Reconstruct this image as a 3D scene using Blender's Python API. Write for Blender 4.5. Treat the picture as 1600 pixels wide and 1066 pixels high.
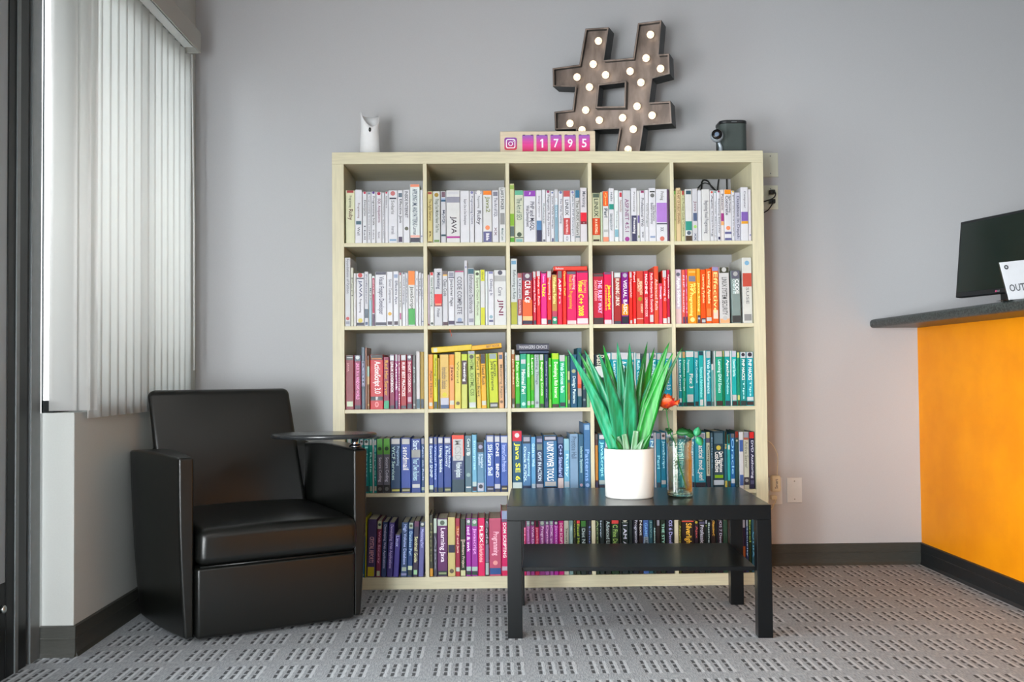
import bpy, bmesh, math, random
from mathutils import Vector, Matrix
random.seed(7)
for o in list(bpy.data.objects): bpy.data.objects.remove(o)
S = bpy.context.scene
COL = S.collection
R = math.radians

# ---------------------------------------------------------------- camera
cam_d = bpy.data.cameras.new('camera'); cam = bpy.data.objects.new('camera', cam_d); COL.objects.link(cam); S.camera = cam
YAW, PIT, ROL, FPX = .0209, .0299, -.0089, 1620.0
fwd = Vector((math.sin(YAW)*math.cos(PIT), math.cos(YAW)*math.cos(PIT), math.sin(PIT)))
rt0 = Vector((math.cos(YAW), -math.sin(YAW), 0)); up0 = rt0.cross(fwd)
rt = rt0*math.cos(ROL)+up0*math.sin(ROL); up = -rt0*math.sin(ROL)+up0*math.cos(ROL)
M = Matrix((rt, up, -fwd)).transposed().to_4x4(); M.translation = (.6668, -4.3963, .9098)
cam.matrix_world = M
cam_d.sensor_fit = 'HORIZONTAL'; cam_d.sensor_width = 36; cam_d.lens = FPX/1600*36; cam_d.clip_start = .05

# ---------------------------------------------------------------- light
W = bpy.data.worlds.new('daylight'); S.world = W; W.use_nodes = True
wn = W.node_tree.nodes; wl = W.node_tree.links
bg = wn['Background']; bg.inputs[1].default_value = 7.8
tc = wn.new('ShaderNodeTexCoord'); sx = wn.new('ShaderNodeSeparateXYZ'); rp = wn.new('ShaderNodeValToRGB')
wl.new(tc.outputs['Generated'], sx.inputs[0]); wl.new(sx.outputs[2], rp.inputs[0]); wl.new(rp.outputs[0], bg.inputs[0])
rp.color_ramp.elements[0].position = .0; rp.color_ramp.elements[0].color = (.64, .64, .64, 1)
rp.color_ramp.elements[1].position = .35; rp.color_ramp.elements[1].color = (.90, .94, 1, 1)
def area(name, loc, rot, sx_, sy_, power, color=(1, 1, 1), portal=False):
    l = bpy.data.lights.new(name, 'AREA'); l.shape = 'RECTANGLE'; l.size = sx_; l.size_y = sy_; l.energy = power; l.color = color
    if portal: l.cycles.is_portal = True
    o = bpy.data.objects.new(name, l); COL.objects.link(o); o.location = loc; o.rotation_euler = rot
    return o
# daylight enters by the storefront glazing (left, towards the camera) and by the blinded window
area('daylight_portal', (-.93, -3.3, 1.3), (0, R(-90), 0), 2.3, 4.4, 1, portal=True)
area('daylight_portal', (-.93, -.36, 1.6), (0, R(-90), 0), 1.6, 1.3, 1, portal=True)
# daylight off the pavement outside the storefront glazing on the left
dl = area('storefront_daylight', (-1.05, -2.75, .85), (0, 0, 0), 2.4, 1.2, 88, (.97, .98, 1)); dl.data.spread = R(120)
dl.rotation_euler = (Vector((1.6, .42, .7))-dl.location).to_track_quat('-Z', 'Y').to_euler()
# low pavement light from the left, through an added unseen window behind the camera
pl = area('pavement_daylight', (-.55, -5.95, .75), (0, 0, 0), .8, .9, 30, (.97, .98, 1)); pl.data.spread = R(62)
pl.rotation_euler = (Vector((1.35, .42, .75))-pl.location).to_track_quat('-Z', 'Y').to_euler()
FILL_LAMPS = [(1.2, -3.2), (3.6, -3.2), (1.2, -4.9), (3.6, -4.9)]     # unseen ceiling panels added as fill (housings are built below)
for lx, ly in FILL_LAMPS: area('fill_troffer_light', (lx, ly, 2.885), (0, 0, 0), .56, 1.15, 7 if ly > -4 else 13, (1, .97, .92))
S.view_settings.view_transform = 'Standard'; S.view_settings.look = 'None'; S.view_settings.gamma = 1
S.view_settings.use_curve_mapping = False; S.view_settings.exposure = 0.0
S.cycles.use_denoising = True; S.cycles.max_bounces = 10; S.cycles.diffuse_bounces = 5; S.cycles.transparent_max_bounces = 24

# ---------------------------------------------------------------- materials
def lin(c, g=1):
    if isinstance(c, str):
        c = c*1
        if len(c) == 3: c = [int(k, 16)/15 for k in c]
        else: c = [int(c[i:i+2], 16)/255 for i in (0, 2, 4)]
    return tuple(x/12.92 if x <= .04045 else ((x+.055)/1.055)**2.4 for x in c)+(1,)
MC = {}
def mat(key, col, rough=.5, metal=0, spec=.5, noise=0, scale=60, bump=0, stretch=(1, 1, 1), col2=None, emit=0, coat=0):
    if key in MC: return MC[key]
    m = bpy.data.materials.new(key); m.use_nodes = True; n = m.node_tree.nodes; l = m.node_tree.links
    b = n['Principled BSDF']; c = lin(col)
    b.inputs['Base Color'].default_value = c; b.inputs['Roughness'].default_value = rough
    b.inputs['Metallic'].default_value = metal; b.inputs['Specular IOR Level'].default_value = spec
    if coat: b.inputs['Coat Weight'].default_value = coat; b.inputs['Coat Roughness'].default_value = .15
    if emit: b.inputs['Emission Color'].default_value = c; b.inputs['Emission Strength'].default_value = emit
    if noise or bump:
        t = n.new('ShaderNodeTexCoord'); mp = n.new('ShaderNodeMapping'); mp.inputs['Scale'].default_value = stretch
        nz = n.new('ShaderNodeTexNoise'); nz.inputs['Scale'].default_value = scale; nz.inputs['Detail'].default_value = 4
        l.new(t.outputs['Object'], mp.inputs[0]); l.new(mp.outputs[0], nz.inputs[0])
        if noise:
            mx = n.new('ShaderNodeMix'); mx.data_type = 'RGBA'
            c2 = lin(col2) if col2 else tuple(x*(1-noise) for x in c[:3])+(1,)
            mx.inputs[6].default_value = c; mx.inputs[7].default_value = c2
            rr = n.new('ShaderNodeValToRGB'); rr.color_ramp.elements[0].position = .38; rr.color_ramp.elements[1].position = .62
            l.new(nz.outputs[0], rr.inputs[0]); l.new(rr.outputs[0], mx.inputs[0]); l.new(mx.outputs[2], b.inputs['Base Color'])
        if bump:
            bp = n.new('ShaderNodeBump'); bp.inputs['Strength'].default_value = bump; bp.inputs['Distance'].default_value = .002
            l.new(nz.outputs[0], bp.inputs['Height']); l.new(bp.outputs[0], b.inputs['Normal'])
    MC[key] = m
    return m
def book_mat(c):
    v = [int(k, 16)/15 for k in c] if len(c) == 3 else [int(c[i:i+2], 16)/255 for i in (0, 2, 4)]; a = sum(v)/3
    if min(v) > .8: v = [a+(x-a)*.4-.03 for x in v]          # paper whites are nearly neutral
    elif max(v)-min(v) > .3: v = [min(1, max(0, a+(x-a)*1.03)) for x in v]
    v = [x*.885 for x in v]
    return mat('paper_'+c, v, .42, spec=.35, noise=.06, scale=25)
def ink_mat(c, cover):           # lettering: pushed away from the cover's own tone, as printed ink is
    f = lambda c: [int(k, 16)/15 for k in c] if len(c) == 3 else [int(c[i:i+2], 16)/255 for i in (0, 2, 4)]
    v, b = f(c), f(cover); d = sum(v)-sum(b)
    v = [min(1, x*1.12+.04) for x in v] if d > 0 else [x*.62 for x in v]
    return mat('ink_%s_%d' % (c, d > 0), v, .5, spec=.3, noise=.05, scale=25)

# ---------------------------------------------------------------- mesh helpers
def V(*a): return Vector(a)
def box(bm, x0, x1, y0, y1, z0, z1):
    v = [bm.verts.new((x, y, z)) for z in (z0, z1) for y in (y0, y1) for x in (x0, x1)]
    for f in ((0, 2, 3, 1), (4, 5, 7, 6), (0, 1, 5, 4), (2, 6, 7, 3), (0, 4, 6, 2), (1, 3, 7, 5)): bm.faces.new([v[i] for i in f])
    return v
def hexa(bm, pts):          # 8 points: bottom ring 4, top ring 4
    v = [bm.verts.new(p) for p in pts]
    for f in ((3, 2, 1, 0), (4, 5, 6, 7), (0, 1, 5, 4), (1, 2, 6, 5), (2, 3, 7, 6), (3, 0, 4, 7)): bm.faces.new([v[i] for i in f])
    return v
def prism(bm, poly, y0, y1, axis='Y'):
    def P(a, b, t): return (a, t, b) if axis == 'Y' else ((t, a, b) if axis == 'X' else (a, b, t))
    A = [bm.verts.new(P(a, b, y0)) for a, b in poly]; B = [bm.verts.new(P(a, b, y1)) for a, b in poly]
    bm.faces.new(A); bm.faces.new(B[::-1]); n = len(poly)
    for i in range(n): bm.faces.new((A[i], B[i], B[(i+1) % n], A[(i+1) % n]))
def lathe(bm, prof, seg=32, c=(0, 0, 0), sx=1, sy=1, caps=True):
    rings = []
    for r, z in prof: rings.append([bm.verts.new((c[0]+r*sx*math.cos(2*math.pi*i/seg), c[1]+r*sy*math.sin(2*math.pi*i/seg), c[2]+z)) for i in range(seg)])
    for a, b in zip(rings, rings[1:]):
        for i in range(seg): bm.faces.new((a[i], a[(i+1) % seg], b[(i+1) % seg], b[i]))
    if caps: bm.faces.new(rings[0][::-1]); bm.faces.new(rings[-1])
def tube(bm, pts, r, seg=8, r2=None):
    pts = [Vector(p) for p in pts]; rings = []; n = len(pts); pr = None
    for i, p in enumerate(pts):
        d = (pts[min(i+1, n-1)]-pts[max(i-1, 0)]).normalized()
        a = d.cross(Vector((0, 0, 1)) if abs(d.z) < .9 else Vector((1, 0, 0))).normalized()
        if pr is not None: a = (pr-d*pr.dot(d)).normalized()
        pr = a; b = d.cross(a); q = r if r2 is None else r+(r2-r)*i/(n-1)
        rings.append([bm.verts.new(p+(a*math.cos(2*math.pi*k/seg)+b*math.sin(2*math.pi*k/seg))*q) for k in range(seg)])
    for A, B in zip(rings, rings[1:]):
        for k in range(seg): bm.faces.new((A[k], A[(k+1) % seg], B[(k+1) % seg], B[k]))
    bm.faces.new(rings[0][::-1]); bm.faces.new(rings[-1])
def smooth_path(pts, n=6):
    pts = [Vector(p) for p in pts]; out = []
    for i in range(len(pts)-1):
        p0, p1, p2, p3 = pts[max(i-1, 0)], pts[i], pts[i+1], pts[min(i+2, len(pts)-1)]
        for k in range(n):
            t = k/n
            out.append(.5*((2*p1)+(p2-p0)*t+(2*p0-5*p1+4*p2-p3)*t*t+(3*p1-p0-3*p2+p3)*t**3))
    out.append(pts[-1]); return out
def obj(name, bm, m, parent=None, loc=None, rot=None, smooth=False, bevel=0, seg=2, fix=True, sub=0):
    if fix: bmesh.ops.recalc_face_normals(bm, faces=bm.faces)
    me = bpy.data.meshes.new(name); bm.to_mesh(me); bm.free()
    return mobj(name, me, m, parent, loc, rot, smooth, bevel, seg, sub)
def mobj(name, me, m, parent=None, loc=None, rot=None, smooth=False, bevel=0, seg=2, sub=0):
    if m and not me.materials: me.materials.append(m)
    o = bpy.data.objects.new(name, me); COL.objects.link(o)
    if parent: o.parent = parent
    if loc is not None: o.location = loc
    if rot is not None: o.rotation_euler = rot
    if smooth:
        for p in me.polygons: p.use_smooth = True
    if bevel:
        b = o.modifiers.new('bevel', 'BEVEL'); b.width = bevel; b.segments = seg; b.limit_method = 'ANGLE'; b.angle_limit = R(35); b.harden_normals = False
        for p in me.polygons: p.use_smooth = True
        if not sub:
            w = o.modifiers.new('wn', 'WEIGHTED_NORMAL'); w.keep_sharp = True
    if sub:
        s = o.modifiers.new('sub', 'SUBSURF'); s.levels = sub; s.render_levels = sub
    return o
def tag(o, label, cat, group=None):
    o['label'] = label; o['category'] = cat
    if group: o['group'] = group
    return o
def thing(name, label, cat, loc=(0, 0, 0), rz=0, group=None):
    o = bpy.data.objects.new(name, None); COL.objects.link(o); o.location = loc; o.rotation_euler = (0, 0, rz); o.empty_display_size = .05
    return tag(o, label, cat, group)
def struct(name, bm, m, parent=None, **k):
    o = obj(name, bm, m, parent, **k)
    if parent is None: o['kind'] = 'structure'
    return o
TXT = {}
def text_geo(s):
    if s in TXT: return TXT[s]
    c = bpy.data.curves.new('t', 'FONT'); c.body = s; c.resolution_u = 2; c.size = 1; c.offset = .012
    o = bpy.data.objects.new('t', c); me = bpy.data.meshes.new_from_object(o)
    vs = [v.co.copy() for v in me.vertices]; fs = [tuple(p.vertices) for p in me.polygons]
    bpy.data.objects.remove(o); bpy.data.curves.remove(c); bpy.data.meshes.remove(me)
    if not vs: TXT[s] = None; return None
    x0 = min(v.x for v in vs); x1 = max(v.x for v in vs); y0 = min(v.y for v in vs); y1 = max(v.y for v in vs)
    vs = [((v.x-x0)/(x1-x0), (v.y-y0)/max(y1-y0, 1e-6)) for v in vs]
    TXT[s] = (vs, fs); return TXT[s]
def text_bm(s, fn):         # fn maps (u, v) in the unit box of the text to a 3-D point
    g = text_geo(s); bm = bmesh.new()
    if g is None: return bm
    vs = [bm.verts.new(fn(u, v)) for u, v in g[0]]
    for f in g[1]:
        try: bm.faces.new([vs[i] for i in f])
        except ValueError: pass
    return bm

# ---------------------------------------------------------------- surfaces of the room
XL, YB, XR, ZC = -.6935, .42, 2.668, 2.9
wall_m = mat('wall_paint', 'bdbdc0', .8, spec=.25, noise=.03, scale=260, bump=.12)
knee_m = mat('knee_paint', 'bcbfbc', .75, spec=.3, noise=.03, scale=200, bump=.1)
ceil_m = mat('ceiling_paint', 'b0b0ae', .9, spec=.1, noise=.03, scale=60)
base_m = mat('rubber_base', '3c3d38', .55, noise=.15, scale=40, stretch=(1, 1, 8))
black_base = mat('black_base', '15191c', .45, noise=.2, scale=30)
alu_dark = mat('dark_bronze_aluminium', '16191a', .38, .6, noise=.1, scale=30)
alu_grey = mat('grey_aluminium', '74797b', .45, .4, noise=.08, scale=30)
def glass_pane_mat():
    m = bpy.data.materials.new('window_glass'); m.use_nodes = True; n = m.node_tree.nodes; l = m.node_tree.links
    n.clear(); o = n.new('ShaderNodeOutputMaterial'); mx = n.new('ShaderNodeMixShader'); t = n.new('ShaderNodeBsdfTransparent'); g = n.new('ShaderNodeBsdfGlossy')
    t.inputs[0].default_value = (.9, .93, .93, 1); g.inputs['Roughness'].default_value = .02; f = n.new('ShaderNodeFresnel'); f.inputs[0].default_value = 1.45
    l.new(f.outputs[0], mx.inputs[0]); l.new(t.outputs[0], mx.inputs[1]); l.new(g.outputs[0], mx.inputs[2]); l.new(mx.outputs[0], o.inputs[0]); return m
pane_m = glass_pane_mat()
def carpet():
    m = bpy.data.materials.new('carpet'); m.use_nodes = True; n = m.node_tree.nodes; l = m.node_tree.links; b = n['Principled BSDF']
    b.inputs['Roughness'].default_value = .95; b.inputs['Specular IOR Level'].default_value = .1
    t = n.new('ShaderNodeTexCoord'); s = n.new('ShaderNodeSeparateXYZ'); l.new(t.outputs['Object'], s.inputs[0])
    nz = n.new('ShaderNodeTexNoise'); nz.inputs['Scale'].default_value = 40; l.new(t.outputs['Object'], nz.inputs[0])
    def mth(op, a, b_=None, c=None):
        q = n.new('ShaderNodeMath'); q.operation = op
        for i, v in enumerate((a, b_, c)):
            if v is None: continue
            if isinstance(v, (int, float)): q.inputs[i].default_value = v
            else: l.new(v, q.inputs[i])
        return q.outputs[0]
    x = mth('ADD', s.outputs[0], mth('MULTIPLY', nz.outputs[0], .006))
    y = mth('ADD', s.outputs[1], mth('MULTIPLY', nz.outputs[0], .012))
    u = mth('MULTIPLY', mth('ADD', x, 20.002), 1/.032)
    fx = mth('FRACT', u); grp = mth('LESS_THAN', mth('MODULO', mth('FLOOR', u), 5), 3.5)
    v = mth('MULTIPLY', mth('ADD', y, 20.05), 1/.2); fv = mth('FRACT', v); row = mth('LESS_THAN', fv, .7)
    dot = mth('LESS_THAN', mth('ABSOLUTE', mth('SUBTRACT', mth('FRACT', mth('MULTIPLY', fv, 3/.7)), .5)), .36)
    cx = mth('LESS_THAN', mth('ABSOLUTE', mth('SUBTRACT', fx, .5)), .15)
    dark = mth('MULTIPLY', mth('MULTIPLY', mth('MULTIPLY', cx, dot), row), grp)
    lx = mth('LESS_THAN', mth('ABSOLUTE', mth('SUBTRACT', fx, .85)), .14)
    light = mth('MULTIPLY', mth('MULTIPLY', lx, row), grp)
    mp = n.new('ShaderNodeMapping'); mp.inputs['Scale'].default_value = (260, 40, 1); l.new(t.outputs['Object'], mp.inputs[0])
    n2 = n.new('ShaderNodeTexNoise'); n2.inputs['Scale'].default_value = 1; n2.inputs['Detail'].default_value = 3; l.new(mp.outputs[0], n2.inputs[0])
    cr = n.new('ShaderNodeValToRGB'); cr.color_ramp.elements[0].position = .25; cr.color_ramp.elements[0].color = lin('84888c'); cr.color_ramp.elements[1].position = .75; cr.color_ramp.elements[1].color = lin('b0b4b8')
    l.new(n2.outputs[0], cr.inputs[0])
    a = n.new('ShaderNodeMix'); a.data_type = 'RGBA'; l.new(mth('MULTIPLY', light, .55), a.inputs[0]); l.new(cr.outputs[0], a.inputs[6]); a.inputs[7].default_value = lin('ced2d6')
    d = n.new('ShaderNodeMix'); d.data_type = 'RGBA'; l.new(mth('MULTIPLY', dark, .85), d.inputs[0]); l.new(a.outputs[2], d.inputs[6]); d.inputs[7].default_value = lin('3c3e40')
    l.new(d.outputs[2], b.inputs['Base Color'])
    bp = n.new('ShaderNodeBump'); bp.inputs['Strength'].default_value = .6; bp.inputs['Distance'].default_value = .003
    l.new(mth('SUBTRACT', mth('ADD', n2.outputs[0], light), mth('MULTIPLY', dark, 1.5)), bp.inputs['Height']); l.new(bp.outputs[0], b.inputs['Normal'])
    return m
bm = bmesh.new(); box(bm, -.86, 6.2, -5.7, .52, -.1, 0); struct('floor', bm, carpet())
bm = bmesh.new(); box(bm, -.86, 6.2, -5.7, .52, ZC, 3.0); struct('ceiling', bm, ceil_m)
bm = bmesh.new(); box(bm, -.86, 6.2, YB, YB+.1, 0, ZC); struct('wall_back', bm, wall_m)
bm = bmesh.new(); box(bm, 6.1, 6.2, -5.6, YB, 0, ZC); struct('wall_right', bm, wall_m)
bm = bmesh.new(); box(bm, -.86, -.80, -5.7, -5.6, 0, ZC); box(bm, .57, 6.2, -5.7, -5.6, 0, ZC); box(bm, -.80, .57, -5.7, -5.6, 2.40, ZC); struct('wall_front', bm, wall_m)
w3 = bpy.data.objects.new('added_window', None); COL.objects.link(w3); w3['kind'] = 'structure'  # unseen window, placed and narrowed to shape the low light from behind
for a in ((-.80, -.75, .0, 2.4), (.53, .57, 0, 2.4), (-.75, .53, 2.34, 2.4), (-.75, .53, 0, .1)):
    bm = bmesh.new(); box(bm, a[0], a[1], -5.68, -5.62, a[2], a[3]); obj('window_frame', bm, alu_dark, w3)
for a in ((-.75, .53),):
    bm = bmesh.new(); box(bm, a[0], a[1], -5.653, -5.647, .1, 2.34); obj('window_pane', bm, pane_m, w3)
# left wall: knee wall below the blinds, pier by the corner, header
bm = bmesh.new(); box(bm, -.805, XL, -.975, YB, 0, .79); box(bm, -.805, XL, .30, YB, .79, 2.36); box(bm, -.805, XL, -.975, YB, 2.36, ZC)
struct('wall_left', bm, knee_m, bevel=.003)
bm = bmesh.new(); box(bm, -.90, -.80, -5.6, -.975, 2.46, ZC); struct('wall_left_header', bm, knee_m)
# coved rubber baseboards
def cove(bm, p0, p1, nrm, h=.1, t=.008):
    p0, p1, nrm = Vector(p0), Vector(p1), Vector(nrm)
    prof = [(0, 0), (.016, 0), (t+.001, .012), (t, .03), (t, h*.55), (t+.0015, h*.56), (t+.0015, h*.6), (t, h*.61), (t, h-.003), (0, h)]
    A = [bm.verts.new(p0+nrm*a+Vector((0, 0, z))) for a, z in prof]; B = [bm.verts.new(p1+nrm*a+Vector((0, 0, z))) for a, z in prof]
    bm.faces.new(A); bm.faces.new(B[::-1])
    for i in range(len(prof)): j = (i+1) % len(prof); bm.faces.new((A[i], B[i], B[j], A[j]))
bm = bmesh.new(); cove(bm, (XL, YB, 0), (XR, YB, 0), (0, -1, 0)); struct('baseboard_back', bm, base_m)
bm = bmesh.new(); cove(bm, (XL, YB, 0), (XL, -.975, 0), (1, 0, 0)); cove(bm, (XL+.008, -.975, 0), (-.80, -.975, 0), (0, -1, 0)); struct('baseboard_left', bm, base_m)

# window in the left wall, behind the blinds
w1 = bpy.data.objects.new('window_1', None); COL.objects.link(w1); w1['kind'] = 'structure'
bm = bmesh.new()
for a in ((.26, .30, .79, 2.36), (-.975, .30, .79, .83), (-.975, .30, 2.32, 2.36), (-.36, -.32, .83, 2.32)): box(bm, -.800, -.760, *a)
obj('window_frame', bm, alu_dark, w1)
bm = bmesh.new(); box(bm, -.801, -.796, -.975, -.970, .79, 2.36); obj('window_edge', bm, alu_grey, w1)
bm = bmesh.new(); box(bm, -.783, -.777, -.96, .26, .83, 2.32); obj('window_pane', bm, pane_m, w1)
# storefront glazing to the left of the camera
sf = bpy.data.objects.new('window_2', None); COL.objects.link(sf); sf['kind'] = 'structure'
def bar(name, x0, x1, y0, y1, z0, z1, m=alu_dark, b=.002):
    bm = bmesh.new(); box(bm, x0, x1, y0, y1, z0, z1); return obj(name, bm, m, sf, bevel=b)
bar('mullion', -.845, -.795, -1.060, -.992, 0, 2.46, alu_grey)
bar('mullion', -.865, -.83, -1.078, -1.060, 0, 2.46)
bar('door_stile', -.845, -.800, -1.215, -1.080, 0, 2.40)
bm = bmesh.new(); box(bm, -.7995, -.795, -1.165, -1.145, 0, 2.40); obj('door_gasket', bm, alu_grey, sf)
bar('daylit_strip_bar', -.842, -.803, -1.30, -1.215, 0, 2.4, mat('daylit_strip_grey', '9aa2a8', .4, .2, noise=.1, scale=30, stretch=(40, 40, .5)))  # added bar, pale grey stands in for daylight seen through the door glass
bar('door_rail', -.84, -.802, -2.10, -1.215, .0, .29)
bar('door_rail', -.84, -.802, -2.10, -1.215, 2.30, 2.40)
bar('door_stile', -.845, -.800, -2.22, -2.10, 0, 2.40)
for y in (-2.30, -3.9, -5.57): bar('mullion', -.86, -.80, y-.05, y+.03, 0, 2.46)
bar('transom', -.86, -.80, -5.6, -2.3, 0, .12); bar('transom', -.86, -.80, -5.6, -.975, 2.40, 2.46)
for a, b_ in ((-2.10, -1.215), (-3.87, -2.35), (-5.54, -3.95)):
    bm = bmesh.new(); box(bm, -.826, -.820, a, b_, .12 if b_ < -2 else .29, 2.40); obj('window_pane', bm, pane_m, sf)
bm = bmesh.new(); lathe(bm, [(.012, 0), (.012, .006), (.009, .009)], 20); o = obj('lock_cylinder', bm, mat('steel', 'c8ccc8', .3, 1), sf, loc=(-.802, -1.235, .212), rot=(0, R(90), 0), smooth=True)
bm = bmesh.new(); box(bm, -14, -.90, -9, 6, -.12, -.02); struct('ground_outside', bm, mat('concrete', 'a9a7a0', .9, noise=.15, scale=3))
# housings of the added fill panels on the unseen ceiling
for i, (lx, ly) in enumerate(FILL_LAMPS):
    t = thing('fill_panel', 'added fill light panel on the unseen ceiling, %s' % ('near left', 'near right', 'far left', 'far right')[i], 'ceiling light', (lx, ly, 2.87), 0, 'added fill light panels')
    bm = bmesh.new(); box(bm, -.31, .31, -.61, -.585, .018, .03); box(bm, -.31, .31, .585, .61, .018, .03); box(bm, -.31, -.285, -.585, .585, .018, .03); box(bm, .285, .31, -.585, .585, .018, .03)
    obj('frame', bm, mat('white_enamel', 'e6e6e4', .4), t)
    bm = bmesh.new(); box(bm, -.285, .285, -.585, .585, .022, .03); obj('diffuser', bm, mat('fill_diffuser', 'fff6ea', .6, emit=1.2), t)

# ---------------------------------------------------------------- vertical blind
def slat_mat():
    m = bpy.data.materials.new('blind_vinyl'); m.use_nodes = True; n = m.node_tree.nodes; l = m.node_tree.links; b = n['Principled BSDF']
    b.inputs['Base Color'].default_value = lin('e6e6e4'); b.inputs['Roughness'].default_value = .5
    t = n.new('ShaderNodeBsdfTranslucent'); t.inputs[0].default_value = lin('f2f2f0'); mx = n.new('ShaderNodeMixShader'); mx.inputs[0].default_value = .62
    tc_ = n.new('ShaderNodeTexCoord'); mp = n.new('ShaderNodeMapping'); mp.inputs['Scale'].default_value = (1, 1, .02); nz = n.new('ShaderNodeTexNoise'); nz.inputs['Scale'].default_value = 250
    bp = n.new('ShaderNodeBump'); bp.inputs['Strength'].default_value = .1; l.new(tc_.outputs['Object'], mp.inputs[0]); l.new(mp.outputs[0], nz.inputs[0]); l.new(nz.outputs[0], bp.inputs['Height']); l.new(bp.outputs[0], b.inputs['Normal'])
    l.new(b.outputs[0], mx.inputs[1]); l.new(t.outputs[0], mx.inputs[2]); l.new(mx.outputs[0], n['Material Output'].inputs[0]); return m
sm = slat_mat()
vb = thing('vertical_blind', 'white vertical slat blind drawn across the window on the left wall', 'window blind', (XL, 0, 0))
def slat_mesh(zb=.768):
    bm = bmesh.new(); n = 6; w = .089
    ring = []
    for s in (1, -1):
        for i in range(n+1):
            t = (i/n-.5)*s; ring.append((t*w, .0035*(1-4*t*t)+.0006*s))
    A = [bm.verts.new((a, b, zb)) for a, b in ring]; B = [bm.verts.new((a, b, 2.345)) for a, b in ring]
    k = len(ring)
    for i in range(k): bm.faces.new((A[i], A[(i+1) % k], B[(i+1) % k], B[i]))
    bm.faces.new(A[::-1]); bm.faces.new(B); bmesh.ops.recalc_face_normals(bm, faces=bm.faces)
    me = bpy.data.meshes.new('slat'); bm.to_mesh(me); bm.free()
    for p in me.polygons: p.use_smooth = True
    return me
slm = slat_mesh(); slm2 = slat_mesh(.796)
for i in range(14): mobj('slat', slm, sm, vb, (.024, -.865+i*.081, 0), (0, 0, R(81)+R(random.uniform(-1.5, 1.5))))
for x, y, a in ((-.036, -.980, 0), (.000, -.962, 5), (.010, -.930, 22)): mobj('slat', slm2, sm, vb, (x, y, 0), (0, 0, R(a)))
bm = bmesh.new(); box(bm, .082, .088, -1.42, .19, 2.335, 2.425); box(bm, .0, .082, .184, .19, 2.335, 2.425); box(bm, .0, .088, -1.42, .19, 2.425, 2.428)
obj('valance', bm, mat('valance_vinyl', 'a8a8a2', .5), vb, bevel=.0015)
bm = bmesh.new(); box(bm, .015, .055, -1.40, .18, 2.36, 2.40); obj('head_rail', bm, mat('white_enamel', 'e6e6e4', .4), vb)
bm = bmesh.new(); tube(bm, [(.05, .22, .93), (.05, .215, 1.6), (.048, .19, 2.33)], .004, 8); obj('wand', bm, mat('clear_wand', 'dcdcdc', .25), vb, smooth=True)

# ---------------------------------------------------------------- reception counter
rc = thing('reception_counter', 'orange reception counter with dark speckled stone top on the right', 'counter', (XR, 0, 0))
bm = bmesh.new(); box(bm, 0, .02, -4.2, YB-.001, .098, 1.10); obj('front_panel', bm, mat('orange_laminate', 'ec8e00', .5, spec=.2, noise=.04, scale=4, col2='f59800'), rc)
bm = bmesh.new(); box(bm, .02, .11, -4.2, YB-.001, 0, 1.10); obj('carcass', bm, mat('grey_laminate', '9a9a9a', .6, noise=.05), rc)
bm = bmesh.new(); cove(bm, (0, YB-.009, 0), (0, -4.2, 0), (-1, 0, 0)); obj('kick_base', bm, black_base, rc)
def granite():
    m = mat('granite', '23282a', .4, spec=.3, noise=0, scale=9); n = m.node_tree.nodes; l = m.node_tree.links
    t = n.new('ShaderNodeTexCoord'); v = n.new('ShaderNodeTexVoronoi'); v.inputs['Scale'].default_value = 190; r = n.new('ShaderNodeValToRGB')
    r.color_ramp.elements[0].color = lin('171b1c'); r.color_ramp.elements[0].position = .15; r.color_ramp.elements[1].color = lin('464d4b'); r.color_ramp.elements[1].position = .8
    l.new(t.outputs['Object'], v.inputs[0]); l.new(v.outputs['Color'], r.inputs[0]); l.new(r.outputs[0], n['Principled BSDF'].inputs['Base Color']); return m
bm = bmesh.new(); box(bm, -.228, .20, -4.25, YB-.001, 1.10, 1.14); obj('countertop', bm, granite(), rc, bevel=.016, seg=5)

# monitor standing on the counter, seen edge-on, turned to the room
mn = thing('computer_monitor', 'black flat computer monitor with dark screen standing on reception counter', 'monitor', (2.655, 0, 1.14), math.atan2(-.97, .25))
mb = mat('black_plastic', '1c1f22', .35, noise=.1, scale=80)
bm = bmesh.new(); box(bm, 0, .52, .0, .03, .072, .40); f_ = obj('housing', bm, mb, mn, bevel=.003, rot=(R(-6), 0, 0))
bm = bmesh.new(); box(bm, .012, .508, -.002, .002, .092, .388); obj('screen', bm, mat('dark_screen', '1b2622', .16, spec=.6), f_)
bm = bmesh.new(); lathe(bm, [(.0045, 0), (.0045, .0012)], 16); obj('logo', bm, mat('logo_pink', 'c0507a', .4), f_, loc=(.243, -.0005, .082), rot=(R(90), 0, 0))
obj('logo_lettering', text_bm('LG', lambda u, v: (.250+u*.013, -.0012, .078+v*.008)), mat('logo_grey', 'a0a0a8', .4), f_)
bm = bmesh.new(); box(bm, .24, .29, .03, .05, .03, .22); box(bm, .235, .295, .02, .05, .012, .035); obj('stand_neck', bm, mb, mn, bevel=.002)
bm = bmesh.new(); lathe(bm, [(.10, 0.0), (.10, .008), (.06, .012), (.03, .016)], 40, (.265, .05, 0), 1, .7); obj('stand_base', bm, mb, mn, smooth=True)
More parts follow.
